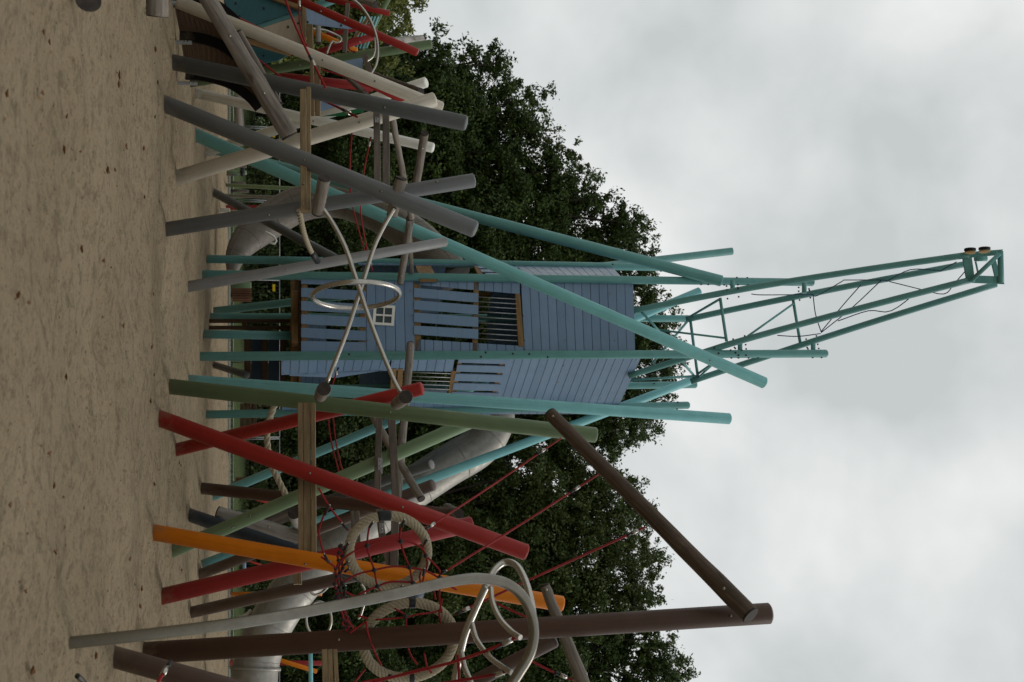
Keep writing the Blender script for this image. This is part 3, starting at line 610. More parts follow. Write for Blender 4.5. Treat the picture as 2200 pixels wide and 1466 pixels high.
for (a, b) in [(768, 778), (783, 797), (802, 817), (822, 836), (841, 855)]: FR.slab(m, [(984-(a-775)*.2, a), (1087-(a-775)*.24, a+3), (1087-(b-775)*.24, b+3), (984-(b-775)*.2, b)], 0.022, .02)
rs = part(m, 'slat_panel', BB, tw, label='short blue slats on the right side of the tower')
screws(FR, [(985, 787), (982, 794), (980, 806), (977, 813), (1082, 790), (1078, 805), (1075, 820), (1070, 838)], rs)
m = MB(); FR.boards(m, [(1089, 768), (1378, 768), (1322, 890), (1052, 890)], 16); rt_ = part(m, 'board_panel', BB, tw)
screws(FR, [(1211, 786), (1200, 822), (1190, 858), (1316, 786), (1304, 821), (1292, 857), (1367, 774)], rt_)
# left face
m = MB(); FL.boards(m, [(1100, 566), (1308, 566), (1342, 602), (1150, 602)], 12); part(m, 'board_panel', BB, tw)
m = MB(); FL.boards(m, [(760, 558), (1090, 560), (1096, 570), (770, 568)], 16); part(m, 'board_panel', BB, tw)
m = MB()
for i in range(3): FL.slab(m, [(1022+i*10, 571+i*8), (1110+i*12, 572+i*8), (1113+i*12, 577+i*8), (1025+i*10, 576+i*8)], 0.02)
part(m, 'slat_panel', BB, tw)
m = MB(); FL.slab(m, [(893, 571), (925, 571), (940, 600), (902, 600)], 0.06); part(m, 'timber_frame', 'orange timber', tw); m = MB(); FL.slab(m, [(1018, 571), (1026, 571), (1044, 600), (1032, 600)], 0.06); part(m, 'timber_frame', 'orange timber', tw)
# back walls, floors, roof
def zx(px): return P(px, 680, 20.1).z
def wall(a, b, z0, z1, nb, mat=BB):
    m = MB(); n_ = Vector(((b-a).y, -(b-a).x, 0)).normalized()
    for i in range(nb):
        za = z0+(z1-z0)*i/nb+0.005; zb = z0+(z1-z0)*(i+1)/nb-0.005
        m.slab([Vector((a.x, a.y, za)), Vector((b.x, b.y, za)), Vector((b.x, b.y, zb)), Vector((a.x, a.y, zb))], n_, 0.022)
    part(m, 'back_wall', mat, tw)
pw, px_, pr, pu, pb, pc = [Vector((v.x, v.y, 0)) for v in (P(900, 598, DW), P(900, 763, DX), P(900, 882, DR), P(900, 566, DU), P(900, 683, DBL), P(900, 833, DBR))]
for a, b in ((pu, pb), (pb, pc), (pc, pr)):
    wall(a, b, zx(1120), zx(1362)+0.0, 13); wall(a, b, zx(800), zx(890), 5)
wall(pb, pc, zx(650), zx(720), 4); wall(pu, pb, zx(905), zx(1000), 5); wall(pc, pr, zx(890), zx(1010), 6)
hc = sum((pw, px_, pr, pc, pb, pu), Vector((0, 0, 0)))/6; hexa = [hc+(v-hc)*.93 for v in (pw, px_, pr, pc, pb, pu)]
for xx, mat, nm in ((650, 'brown timber', 'floor'), (893, 'brown timber', 'floor'), (1322, 'blue board', 'roof')):
    part(MB().slab([v+Vector((0, 0, zx(xx))) for v in hexa], (0, 0, 1), 0.06), nm, mat, tw)
for i, (a, b) in enumerate(((pw, pr), (px_, pu), (pb, pr))):
    part(MB().beam(a.lerp(b, .1)+Vector((0, 0, zx(640)-0.05-0.002*i)), a.lerp(b, .9)+Vector((0, 0, zx(640)-0.05-0.002*i)), 0.08, 0.13), 'joist', 'orange timber', tw)
for xx in (700, 760, 940, 990): part(MB().beam(Vector((*pu.lerp(pb, .3+.001*(xx-700)).xy, zx(650))), Vector((*pu.lerp(pb, .3+.001*(xx-700)).xy, zx(1120))), 0.07, 0.07, up=(0, 1, 0)), 'stud', 'orange timber', tw)
# ladder/steps below the floor
m = MB()
for y in (690, 704.5): m.beam(P(463, y, 22.8)-Vector((0, 0, .3)), P(628, y, 22.8), 0.09, 0.10, up=(0, 1, 0))
part(m, 'ladder_rail', 'brown timber', tw)
m = MB(); m.beam(P(628, 683, 22.5), P(628, 716, 22.5), 0.25, 0.09); m.beam(P(638, 683, 22.4), P(638, 716, 22.4), 0.25, 0.09); m.beam(P(525, 686, 22.95), P(525, 706, 22.95), 0.12, 0.10); part(m, 'ladder_step', 'orange timber', tw)
m = MB()
for xx, y0 in ((532, 727), (569, 727), (608, 727)): m.beam(P(xx, y0, 22.6), P(xx, 872, 22.9), 0.22, rad(13, 22.6)*2)
part(m, 'stair_tread', 'brown timber', tw)
m = MB(); FF2 = Face(P(500, 720, 23.2), P(600, 720, 23.2), P(500, 800, 23.4))
for a, b in ((541, 562), (577, 600)): FF2.slab(m, [(a, 730), (b, 730), (b, 868), (a, 868)], 0.03)
part(m, 'stair_riser', 'navy paint', tw)
# jib
def jd(x, off=0): return 20.4+off-(x-1362)*2.6/780
jib = MB(); 
def chord(pts, off): return [P(x, y, jd(x, off)) for x, y in pts]
ch = [([(1340, 672), (1600, 621), (1850, 581), (2080, 548)], 0), ([(1350, 808), (1482, 767), (1600, 730), (1850, 662), (2092, 600)], 0),
      ([(1474, 687), (1600, 660), (1850, 610), (2078, 567)], 1.1), ([(1484, 820), (1620, 775), (1860, 697), (2140, 611)], 1.1)]
jb = None
for pts, off in ch:
    q = spline(chord(pts, off), 6); o_ = part(MB().tube(q, 0.068 if off == 0 else 0.07, 16), 'jib_chord', 'deep teal paint', tw)
    if jb is None: jb = o_
for a, b, o0, o1, w in [((1379, 671), (1427, 724), 0, .5, 6), ((1480, 687), (1400, 782), 1.1, 0, 6), ((1397, 707), (1561, 727), .5, .1, 5), ((1485, 679), (1543, 645), 1.1, 0, 6), ((1547, 640), (1561, 734), 0, 0, 7),
                        ((1483, 687), (1499, 808), 1.1, 1.1, 7), ((1464, 776), (1490, 806), .1, 1.1, 6), ((1340, 818), (1500, 808), 1.1, 1.1, 6), ((1500, 803), (1533, 780), 1.1, 0, 6), ((1500, 812), (1540, 775), 1.1, .2, 5), ((1704, 645), (1719, 736), 1.1, 1.1, 7), ((1706, 652), (1606, 723), 1.1, .2, 5)]:
    part(MB().tube([P(*a, jd(a[0], o0)), P(*b, jd(b[0], o1))], rad(w, 20), 10), 'jib_strut', 'teal paint', tw)
for a, b in [((1574, 604), (1574, 628)), ((1728, 606), (1728, 630)), ((1590, 737), (1590, 762)), ((1747, 738), (1747, 762))]:
    part(MB().tube([P(*a, 20.0), P(*b, 19.9)], rad(11, 20), 14), 'jib_bracket', 'teal paint', tw)
for (x, y, o0) in [(1561, 615, -.05), (1562, 623, -.05), (1585, 618, -.05), (1586, 621, -.05), (1563, 642, -.05), (1587, 638, -.05), (1716, 618, 1), (1716, 626, 1), (1738, 621, 1), (1739, 624, 1), (1718, 645, 1), (1741, 640, 1), (1575, 729, -.05), (1600, 722, -.05), (1602, 741, -.05), (1603, 750, -.05), (1578, 747, 0), (1580, 749, 0), (1732, 729, 1), (1754, 722, 1), (1757, 740, 1), (1759, 749, 1), (1734, 747, 1), (1736, 750, 1), (1535, 748, 0), (1500, 750, 0)]:
    part(MB().ball(P(x, y, jd(x, o0)-0.08), 0.021, 8, 4), 'bolt', 'black plastic', tw)
HD = lambda x, y, o=0: P(x, y, jd(x, o))
hd = part(MB().slab([HD(2068, 549), HD(2088, 553), HD(2095, 604), HD(2078, 607)], (0, -1, 0), 0.03), 'jib_head', 'teal paint', tw)
m = MB(); m.slab([HD(2092, 592), HD(2154, 594), HD(2158, 611), HD(2083, 608)], (0, -1, 0), 0.03); part(m, 'head_plate', 'teal paint', hd); m = MB(); m.slab([HD(2064, 543, .1), HD(2155, 536, .1), HD(2150, 548, .1), HD(2076, 555, .1)], (0, -1, 0), 0.03); part(m, 'head_plate', 'teal paint', hd); m = MB()
m.slab([HD(2130, 562, .8), HD(2140, 560, .8), HD(2150, 596, .8), HD(2138, 594, .8)], (0, -1, 0), 0.03)
part(m, 'head_plate', 'teal paint', hd)
part(MB().tube([HD(2086, 604, -.08), HD(2148, 545, -.08)], rad(11, 17.8), 14), 'head_brace', 'teal paint', hd); part(MB().tube([HD(2149, 540, -.02), HD(2151, 608, -.02)], rad(14, 17.8), 16), 'head_tube', 'teal paint', hd)
part(MB().tube([HD(2094, 556, .9), HD(2120, 556, .9)], 0.06, 12), 'head_tube', 'teal paint', hd); part(MB().tube([HD(2096, 562, .6), HD(2104, 600, .6)], 0.02, 8), 'head_brace', 'teal paint', hd)
for cxp, cyp in ((2085, 545), (2116, 543)):
    c = HD(cxp, cyp, -.12); w = part(MB().disc(c-Vector((0.0, 0, 0.01))+Vector((-.03, 0, 0)), (0.985, -.14, -.1), 0.108, 0.022, 28), 'pulley', 'tan plywood', hd)
    part(MB().disc(c+Vector((-.10, .02, .006)), (0.985, -.14, -.1), 0.115, 0.04, 28), 'pulley_rim', 'black plastic', w)
# blue rope net between the chords
for pts in [[(1614, 632), (1640, 634), (1745, 633)], [(1745, 633), (1757, 635), (1812, 603)], [(1812, 602), (1895, 602), (1905, 605)], [(1905, 605), (1955, 580), (2010, 581), (2020, 583)], [(2020, 583), (2055, 563)],
            [(1747, 635), (1752, 675), (1764, 713)], [(1764, 715), (1830, 662), (1893, 603)], [(1910, 605), (1978, 622)], [(1670, 721), (1715, 723), (1763, 717)], [(1764, 713), (1812, 655), (1850, 612)], [(1800, 690), (1866, 668), (1915, 668), (1978, 622)], [(1978, 622), (2028, 632), (2050, 610), (2078, 578)]]:
    part(MB().tube(spline([P(x, y, jd(x, .5)) for x, y in pts], 4), 0.011, 6), 'safety_rope', 'blue rope', tw)

# ------------------------------------------------------------------ steel climbing tubes between the grey crossing and the olive pole
sg = thing('steel_climber', 'two bent steel tubes crossing through a steel hoop in front of the blue tower', 'climbing frame', P(766, 634, 12.6))
d0 = 12.5
t1 = [(688, 441), (714, 478), (741, 530), (760, 585), (776, 634), (797, 695), (824, 765), (850, 825), (866, 852)]
t2 = [(848, 446), (826, 484), (804, 530), (783, 595), (765, 652), (746, 710), (723, 770), (702, 822)]
part(MB().tube(spline([P(x, y, 12.45) for x, y in t1], 6), 0.0285, 14), 'bent_tube', 'steel', sg); part(MB().tube(spline([P(x, y, 12.62) for x, y in t2], 6), 0.0285, 14), 'bent_tube', 'steel', sg)
cc = P(766, 635, 12.53); R_ = 0.545; an = math.radians(15)
ax1 = Vector((math.sin(an)*1.0, math.cos(an), 0)); ax2 = Vector((-0.02, 0.10, 1)).normalized()
part(MB().tube([cc+(ax1*math.cos(a)+ax2*math.sin(a))*R_ for a in [2*math.pi*i/64 for i in range(64)]], 0.031, 14, closed=True), 'hoop', 'steel', sg)
# front spiral climber, lower right
sp = thing('spiral_climber', 'near curved steel tube climber with bent rungs at the right edge, rising from the sand', 'climbing frame', G(145, 1382))
mt = [(145, 1382), (330, 1362), (530, 1336), (700, 1306), (860, 1274), (960, 1251), (1030, 1243), (1090, 1255), (1128, 1290), (1146, 1345), (1140, 1400), (1112, 1450), (1085, 1490)]
dm = [6.66, 6.68, 6.72, 6.8, 6.85, 6.9, 6.92, 6.95, 6.98, 7.0, 6.95, 6.9, 6.85]
pts = spline([P(x, y, d*1.107) for (x, y), d in zip(mt, dm)], 8); pts = [pts[0]-Vector((0, 0, .3))]+pts
part(MB().tube(pts, 0.0425, 20), 'main_tube', 'dull steel', sp)
for pl, dd, r in [([(1042, 1262), (1062, 1225), (1086, 1208), (1110, 1216), (1128, 1248), (1140, 1290), (1146, 1330)], [7.6, 7.75, 7.8, 7.7, 7.5, 7.3, 7.1], .028), ([(1045, 1258), (1020, 1312), (1002, 1355), (991, 1395), (980, 1445), (976, 1490)], [7.6]*6, .029),
                  ([(1054, 1262), (1058, 1295), (1074, 1330), (1098, 1356), (1118, 1370)], [7.5, 7.4, 7.3, 7.2, 7.1], .021), ([(1012, 1335), (1024, 1375), (1050, 1410), (1078, 1432), (1100, 1446)], [7.6, 7.5, 7.3, 7.15, 7.0], .021), ([(990, 1395), (997, 1430), (1008, 1458), (1022, 1490)], [7.6, 7.5, 7.4, 7.3], .021)]:
    part(MB().tube(spline([P(x, y, d*1.107) for (x, y), d in zip(pl, dd)], 8), r*1.107, 14), 'bent_rung', 'steel', sp)
# steel arch in the left cluster
ar = thing('steel_arch', 'double bent steel arch in the left cluster rising over the red poles', 'climbing frame', P(793, 163, 15.0))
part(MB().tube(spline([P(x, y, 15.0) for x, y in [(730, -14), (765, 4), (790, 34), (806, 70), (812, 105), (808, 138), (795, 162)]], 8), 0.019, 12), 'arch_tube', 'steel', ar)
part(MB().tube(spline([P(x, y, 15.25) for x, y in [(742, -12), (780, 20), (800, 60), (806, 95), (802, 120), (788, 132)]], 8), 0.017, 12), 'arch_tube', 'steel', ar)
s2 = thing('steel_hook_tube', 'thin bent steel tube among the orange and red poles at the left', 'climbing frame', P(703, 112, 17))
part(MB().tube(spline([P(x, y, 17.0) for x, y in [(670, 62), (700, 66), (730, 80), (731, 88), (722, 92), (713, 90), (706, 104), (702, 115)]], 8), 0.018, 10), 'bent_tube', 'steel', s2)
# small steel rings far behind
for cxp, cyp, rx, ry, lab in ((685, 1331, 27, 38, 'thin steel hoop hanging behind the curved steel tube'), (690, 1235, 26, 44, 'thin steel half loop below the orange pole')):
    pts = [P(cxp+rx*math.cos(a), cyp+ry*math.sin(a), 16.0) for a in [2*math.pi*i/40 for i in range(40)]]
    if cyp == 1235: pts = [P(x, y, 16.0) for x, y in [(722, 1215), (714, 1245), (696, 1270), (676, 1278), (665, 1268)]]; solo(MB().tube(spline(pts, 6), .02, 10), 'steel_hoop', 'steel', lab, 'hoop')
    else: solo(MB().tube(pts, .021, 10, closed=True), 'steel_hoop', 'steel', lab, 'hoop')
solo(MB().tube(spline([P(x, y, 16.2) for x, y in [(776, 1255), (783, 1266), (784, 1290), (775, 1322), (769, 1330)]], 6), .02, 10), 'steel_hoop', 'steel', 'short bent steel tube behind the net edge', 'hoop')

# ------------------------------------------------------------------ ropes
def rp(label, pts, w, mat='red rope', d=None, group='red climbing ropes', ferr=(), name='climbing_rope', cat='rope'):
    q = [P(*(p if len(p) == 3 else (*p, d))) for p in pts]; dd = (pts[0][2] if len(pts[0]) == 3 else d)
    root = thing(name, label, cat, q[0], group); sp_ = spline(q, 7); part(MB().rope(sp_, rad(w, dd), 3, 0.10, closed=False) if w > 4 and len(q) > 2 and False else MB().tube(sp_, rad(w, dd), 10), 'rope', mat, root)
    for t in ferr:
        i = int(t*(len(sp_)-2)); a = sp_[i]; ax = (sp_[i+1]-sp_[i]).normalized(); r = rad(w, dd)
        part(MB().tube([a-ax*0.045, a+ax*0.045], max(r*1.7, .012), 10), 'ferrule', 'steel', root)
        part(MB().tube([a-ax*0.12, a-ax*0.05], max(r*1.25, .010), 8), 'shackle', 'black plastic', root)
rp('red rope from the rope ring up to the olive pole end of the slanted log', [(928, 1128, 11.1), (1065, 1038, 11.9), (1205, 942, 12.6)], 4.5, ferr=(.04, .93))
rp('middle red rope from the net corner up to the slanted log', [(950, 1232, 10.9), (1120, 1126, 11.5), (1285, 1020, 12.0)], 5, ferr=(.95,))
rp('lowest red rope from the second rope ring up to the slanted log', [(978, 1320, 10.9), (1137, 1246, 11.0), (1300, 1172, 11.2), (1386, 1133, 11.3)], 5.5, ferr=(.08, .95))
rp('red rope running past the orange pole top behind the tall brown pole', [(1065, 1296, 11.6), (1128, 1325, 11.6), (1235, 1464, 11.2)][:2]+[(1165, 1342, 11.6)], 5)
rp('red rope end with shackle under the dark log at the right edge', [(1130, 1414, 10.9), (1180, 1440, 10.9), (1232, 1462, 10.9)], 5.5, ferr=(.85,))
rp('thick red rope hooked on a rung of the spiral climber', [(x_, y_, d_*1.107) for x_, y_, d_ in [(800, 1466, 7.6), (860, 1451, 7.55), (979, 1421, 7.4), (1075, 1386, 7.3), (1112, 1368, 7.25)]], 6.5, ferr=(.86,))
rp('lower red rope hooked on the spiral climber at the right edge', [(x_, y_, d_*1.107) for x_, y_, d_ in [(930, 1472, 7.4), (1050, 1452, 7.2), (1092, 1442, 7.1)]], 6.5, ferr=(.8,))
rp('short red rope hanging from a black clamp on the spiral climber', [(x_, y_, d_*1.107) for x_, y_, d_ in [(983, 1408, 7.5), (986, 1440, 7.5), (986, 1480, 7.5)]], 6.5, ferr=())
rp('red rope shackled to the thick brown pole at the right edge', [(362, 1430, 8.2), (350, 1448, 8.1), (332, 1480, 8.0)], 7, ferr=(.4,))
rp('short black capped rope tip lying on the sand at the right edge', [(166, 1452, 6.9), (176, 1462, 6.95), (190, 1480, 7.0)], 11, 'black plastic')
rp('red rope hanging from the slanted white pole through the handrails to the tower, left strand', [(756, 284, 16.5), (752, 360, 16.8), (757, 440, 17.6), (785, 545, 19.5)], 3.4)
rp('red rope hanging below the ferrule behind the grey poles, right strand', [(796, 298, 16.5), (780, 380, 16.8), (775, 455, 17.6), (790, 545, 19.5)], 3.4, ferr=(.06,))
rp('left red rope hanging between the olive pole and the sage pole', [(704, 880, 17.6), (710, 940, 17.0), (728, 1014, 15.6)], 3.2)
rp('right red rope hanging between the olive pole and the sage pole', [(714, 880, 17.6), (721, 945, 17.0), (735, 1012, 15.6)], 3.2)
rp('red rope with ferrule tied to the tower board right of the post', [(724, 798, 19.4), (716, 822, 19.2), (712, 850, 18.4)], 3.4, ferr=(.1,))
rp('long red rope crossing the cream pole to a ferrule on the dark grey pole', [(610, -10, 13.6), (628, 40, 13.5), (655, 100, 13.4), (700, 190, 13.25)], 5, ferr=(.88,))
rp('thin red rope hanging beside the cream panel', [(643, 8, 14.9), (644, 50, 14.9), (655, 90, 14.9), (666, 108, 14.9)], 3.5, ferr=(.04,))
rp('red rope slanting behind the weathered log and dark grey pole', [(552, 126, 15.5), (580, 148, 15.5), (606, 168, 15.5)], 4)
rp('thin red rope from behind the dark grey pole to the cream pole', [(680, 210, 14.2), (720, 228, 14.2), (768, 252, 13.95)], 5, ferr=(.85,))
rp('slack red rope strand behind the upper left red pole', [(686, 148, 17.9), (720, 158, 17.9), (745, 168, 17.9), (765, 185, 17.9), (792, 200, 17.9)], 3)
rp('red rope loop hanging by the grey timber in the left cluster', [(775, 80, 16.4), (755, 84, 16.4), (748, 95, 16.4), (752, 108, 16.4), (764, 112, 16.4)], 3)
rp('red rope end with tiny ferrule under the tower rail', [(794, 560, 19.2), (798, 575, 19.0), (800, 580, 18.9)], 4, ferr=(.3,))
def hawser(label, pts, w, capat=None):
    q = spline([P(*p) for p in pts], 14); root = thing('hawser_rope', label, 'rope', q[0], 'thick natural hawser ropes')
    part(MB().rope(q, rad(w, pts[0][2]), 3, 0.30, rad(w, pts[0][2])*0.56, n=8), 'rope', 'hemp rope', root)
    if capat: a, b = P(*capat[0]), P(*capat[1]); part(MB().tube([a, b], rad(w, capat[0][2])*1.05, 14), 'end_sleeve', 'black plastic', root)
hawser('thick beige rope hanging from the left tan beam end down to the grey pole', [(643, 452, 13.2), (650, 490, 13.8), (660, 522, 14.6), (672, 548, 15.4)], 13, ((668, 540, 15.2), (682, 562, 15.6)))
hawser('thick beige rope sagging under the right tan beam behind the red poles', [(592, 866, 15.5), (578, 905, 15.4), (574, 950, 15.3), (584, 1000, 15.3), (602, 1040, 15.3), (620, 1075, 15.3)], 14)
# rope rings and net
def ring(label, c, rx, ry, d, rw, rot=0.0, wraps=(), d2=0.0):
    N = 340; root = thing('rope_ring', label, 'rope ring', P(c[0], c[1], d), 'thick rope rings of the net')
    f = lambda a: P(c[0]+rx*math.cos(a)*math.cos(rot)-ry*math.sin(a)*math.sin(rot), c[1]+rx*math.cos(a)*math.sin(rot)+ry*math.sin(a)*math.cos(rot), d+d2*math.sin(a))
    part(MB().rope([f(2*math.pi*i/N) for i in range(N)], rad(rw, d), 5, 0.24, rad(rw, d)*0.46, closed=True, n=8), 'rope', 'hemp rope', root)
    for a0, a1 in wraps: part(MB().tube([f(a0+(a1-a0)*i/6) for i in range(7)], rad(rw, d)*1.04, 16), 'black_wrap', 'black plastic', root)
    return f
r1 = ring('upper thick beige rope ring laced with red net ropes, black wrap at its top', (834, 1184), 84, 76, 11.0, 22, wraps=((math.radians(-105), math.radians(-86)),))
r2 = ring('lower thick beige rope ring behind the tall brown pole at the right edge', (878, 1376), 98, 80, 11.1, 23, math.radians(-12), wraps=((math.radians(93), math.radians(99)), (math.radians(-80), math.radians(-72))))
nt_ = thing('climbing_net', 'red rope net with black ball joints stretched through the beige rope rings', 'net', P(740, 1250, 10.8))
def z3(l): return [(620+x/5.43, 1030+y/5.43) for x, y in l]
def z6(l): return [(500+x/4.887, 1166+y/4.887) for x, y in l]
lines = [z3([(600, 960), (750, 850), (917, 775), (1080, 725), (1308, 722), (1450, 745), (1560, 810), (1600, 890)]), z3([(640, 1200), (800, 1110), (1000, 1060), (1200, 1020), (1410, 1028), (1600, 1070), (1760, 1150)]),
         z3([(700, 1450), (850, 1330), (1038, 1250), (1200, 1195), (1450, 1210), (1560, 1270)]), z3([(990, 490), (940, 570), (917, 775), (950, 920), (1000, 1060), (1038, 1250), (1130, 1370)]), z3([(1340, 480), (1300, 640), (1308, 725), (1350, 880), (1410, 1030), (1450, 1210), (1500, 1300)]),
         z3([(1610, 700), (1570, 800), (1600, 900), (1620, 990), (1580, 1120), (1560, 1240)]), z3([(1600, 890), (1700, 990), (1765, 1080), (1730, 1200)]), z3([(1765, 1150), (1790, 1230)]), z3([(1760, 1150), (1830, 1210), (1960, 1290)]),
         z3([(350, 100), (470, 310), (650, 540), (705, 595)]), z3([(470, 310), (420, 400), (355, 600), (380, 760), (420, 880), (460, 960), (550, 1030)]), z3([(380, 905), (460, 960)]), z3([(640, 1300), (860, 1410), (900, 1420)]), z3([(1330, 1240), (1260, 1320), (1250, 1370)]), z3([(930, 1280), (890, 1400)]),
         z3([(1540, 1080), (1530, 1160), (1560, 1240)]), z6([(1700, 690), (1810, 770), (1820, 920)]), z6([(1500, 810), (1810, 785), (1955, 750)]), z6([(1490, 1150), (1560, 1290)]), z6([(1850, 1130), (1880, 1200), (1940, 1280)]), z6([(1280, 1466), (1390, 1330)]), z6([(1350, 1466), (1700, 1400), (1955, 1330), (2060, 1310)]),
         z6([(1230, 950), (1340, 870), (1400, 830)]), z6([(1310, 765), (1420, 800)]), z6([(1195, 800), (1270, 900)]), z6([(2200, 590), (2170, 760), (2200, 900)]), z6([(2100, 420), (2130, 600)]), z6([(2010, 1160), (2040, 1300), (2090, 1370)]), z6([(1820, 900), (1815, 1000), (1850, 1130)]), z6([(1955, 750), (2010, 745), (2090, 735), (2200, 700)]), z6([(1400, 830), (1420, 950), (1490, 1150)]), z6([(2190, 380), (2170, 560), (2195, 740)])]
for i, l in enumerate(lines):
    part(MB().tube(spline([P(x, y, 10.86+0.03*(i % 3)) for x, y in l], 7), rad(4.3, 10.9), 8), 'net_rope', 'red rope', nt_)
for x, y in z3([(917, 775), (1308, 725), (1600, 893), (1000, 1060), (1412, 1030), (1038, 1250), (1452, 1212), (1762, 1150), (1560, 1228), (630, 1215), (655, 1350), (890, 1410)])+z6([(1815, 775), (1650, 1405), (1410, 32), (2190, 380)]):
    part(MB().ball(P(x, y, 10.84), rad(10.5, 10.9), 12, 8), 'ball_joint', 'black plastic', nt_)
edge = z3([(615, 780), (600, 900), (575, 1040), (565, 1180), (565, 1300), (590, 1420)])+z6([(1120, 560), (1140, 660), (1170, 810), (1200, 930)])
for off, ph in ((-3, 0), (3, 2), (8, 4)):
    q = [P(x+off+2.5*math.sin(i*1.7+ph), y, 10.95+0.02*ph) for i, (x, y) in enumerate(spline([Vector((a, b, 0)) for a, b in edge], 3)) for _ in (0,)] if False else [P(v.x+off+2.5*math.sin(i*1.7+ph), v.y, 10.95+0.02*ph) for i, v in enumerate(spline([Vector((a, b, 0)) for a, b in edge], 3))]
    part(MB().tube(q, rad(5, 10.9), 8), 'net_rope', 'red rope', nt_)
    for i in range(0+ph//2, len(q), 2): part(MB().ball(q[i], rad(9, 10.9), 10, 6), 'ball_joint', 'black plastic', nt_)
for (a, b) in [((985, 500), (940, 565)), ((1350, 470), (1325, 560)), ((1620, 700), (1580, 760)), ((480, 300), (420, 420)), ((620, 510), (690, 590)), ((415, 870), (465, 975)), ((700, 960), (640, 1010)), ((710, 1040), (650, 1085)), ((1330, 1240), (1290, 1300)), ((1585, 1040), (1570, 1130)), ((1840, 1065), (1770, 1110)), ((700, 740), (650, 830)), ((618, 745), (618, 810)), ((665, 1240), (655, 1320))]:
    (x0, y0), (x1, y1) = z3([a, b]); part(MB().tube([P(x0, y0, 10.8), P(x1, y1, 10.8)], rad(5.6, 10.9), 8), 'sleeve', 'black plastic', nt_)
    part(MB().ball(P(x0, y0, 10.79), rad(4, 10.9), 8, 5), 'hook', 'steel', nt_)

# ------------------------------------------------------------------ slides
def slide(label, cl, w, flange=None, seams=9, taper=0.0, mat='slide steel'):
    q = spline([P(*c) for c in cl], 10); root = thing('tube_slide', label, 'slide', q[-1], 'steel tube slides')
    r = rad(w, cl[len(cl)//2][2]); L = len(q); rs_ = [r*(1-taper*max(0, (i/(L-1)-.72)/.28)) for i in range(L)]
    body = part(MB().tube(q, rs_, 40), 'tube', mat, root)
    for i in range(1, seams+1):
        j = int(i*(L-2)/(seams+1)); ax = (q[j+1]-q[j]).normalized(); part(MB().tube([q[j]-ax*0.012, q[j]+ax*0.012], rs_[j]*1.012, 40), 'seam_band', mat, body)
    for s_ in (0.55, 1.0, 2.0):
        t_ = []
        for i in range(1, L-1):
            ax = (q[i+1]-q[i-1]).normalized(); v = (CAM-q[i]).normalized(); v = (v-ax*v.dot(ax)).normalized(); sd_ = ax.cross(v); t_.append(q[i]+(v*math.cos(s_)+sd_*math.sin(s_))*rs_[i])
        part(MB().tube(t_, 0.006, 6), 'weld_line', 'dull steel', body)
    if flange is not None:
        j = int(flange*(L-2)); ax = (q[j+1]-q[j]).normalized(); part(MB().tube([q[j]-ax*0.03, q[j]+ax*0.03], r*1.1, 40), 'flange', 'slide steel', root)
slide('big steel tube slide curving down left of the blue tower', [(975, 600, 23.0), (930, 545, 23.4), (875, 497, 24.0), (805, 455, 24.8), (730, 430, 25.5), (655, 435, 25.8), (592, 466, 25.8), (536, 510, 25.5), (508, 548, 25.2), (498, 585, 25.0)], 76, taper=.72, mat='shaded slide steel')  # underside shade put into the colour: darker copy of the slide steel
slide('big steel tube slide curving down right of the blue tower behind the poles', [(1050, 850, 22.6), (1062, 900, 22.6), (1030, 958, 22.4), (950, 1008, 22.2), (850, 1075, 22.0), (745, 1155, 21.8), (650, 1245, 21.6), (585, 1335, 21.4), (552, 1420, 21.2), (545, 1500, 21.0)], 92, flange=.93)
solo(MB().tube([P(x, y, 24) for x, y in [(570, 498), (580, 503), (590, 510), (594, 518), (590, 524), (578, 522)]], .025, 10), 'slide_bracket', 'white paint', 'white round bracket on the underside of the left slide', 'bracket')
solo(MB().tube(spline([P(x, y, 21.5) for x, y in [(503, 1335), (515, 1328), (528, 1322), (540, 1312)]], 4), rad(9, 21.5), 10), 'slide_support', 'cream paint', 'cream steel foot supporting the right slide', 'support')

# ------------------------------------------------------------------ curved ramp and hut panels at the left edge
rm = thing('curved_ramp', 'dark curved wooden ramp on steel feet under the long weathered log', 'ramp', G(388, 90))
ribs = [[(372, 12), (410, 14), (455, 28), (495, 58), (520, 90)], [(386, 92), (440, 98), (490, 118), (525, 150), (550, 185)], [(399, 180), (450, 186), (500, 202), (540, 230), (562, 255)]]
rd = [14.9, 15.3, 15.7]
ribs = [[(x, y-14-6*i_) for x, y in r_] for i_, r_ in enumerate(ribs)]
for rr, d in zip(ribs, rd):
    q = spline([P(x, y, d) for x, y in rr], 6); m = MB()
    for i in range(len(q)-1):
        m.beam(q[i], q[i+1]+(q[i+1]-q[i])*0.02, 0.06, 0.24, up=(1, 0, -.9))
    part(m, 'side_rib', 'brown black board', rm)
for a in range(2):
    qa = spline([P(x, y, rd[a]) for x, y in ribs[a]], 5); qb = spline([P(x, y, rd[a+1]) for x, y in ribs[a+1]], 5); m = MB()
    for i in range(len(qa)-1):
        poly = [qa[i], qa[i+1], qb[i+1], qb[i]]; nn = (qa[i+1]-qa[i]).cross(qb[i]-qa[i]); g = 0.03
        poly = [qa[i].lerp(qa[i+1], g), qa[i+1].lerp(qa[i], g), qb[i+1].lerp(qb[i], g), qb[i].lerp(qb[i+1], g)]
        m.slab(poly, nn if nn.y < 0 else -nn, 0.04)
    part(m, 'plank_deck', 'brown timber', rm)
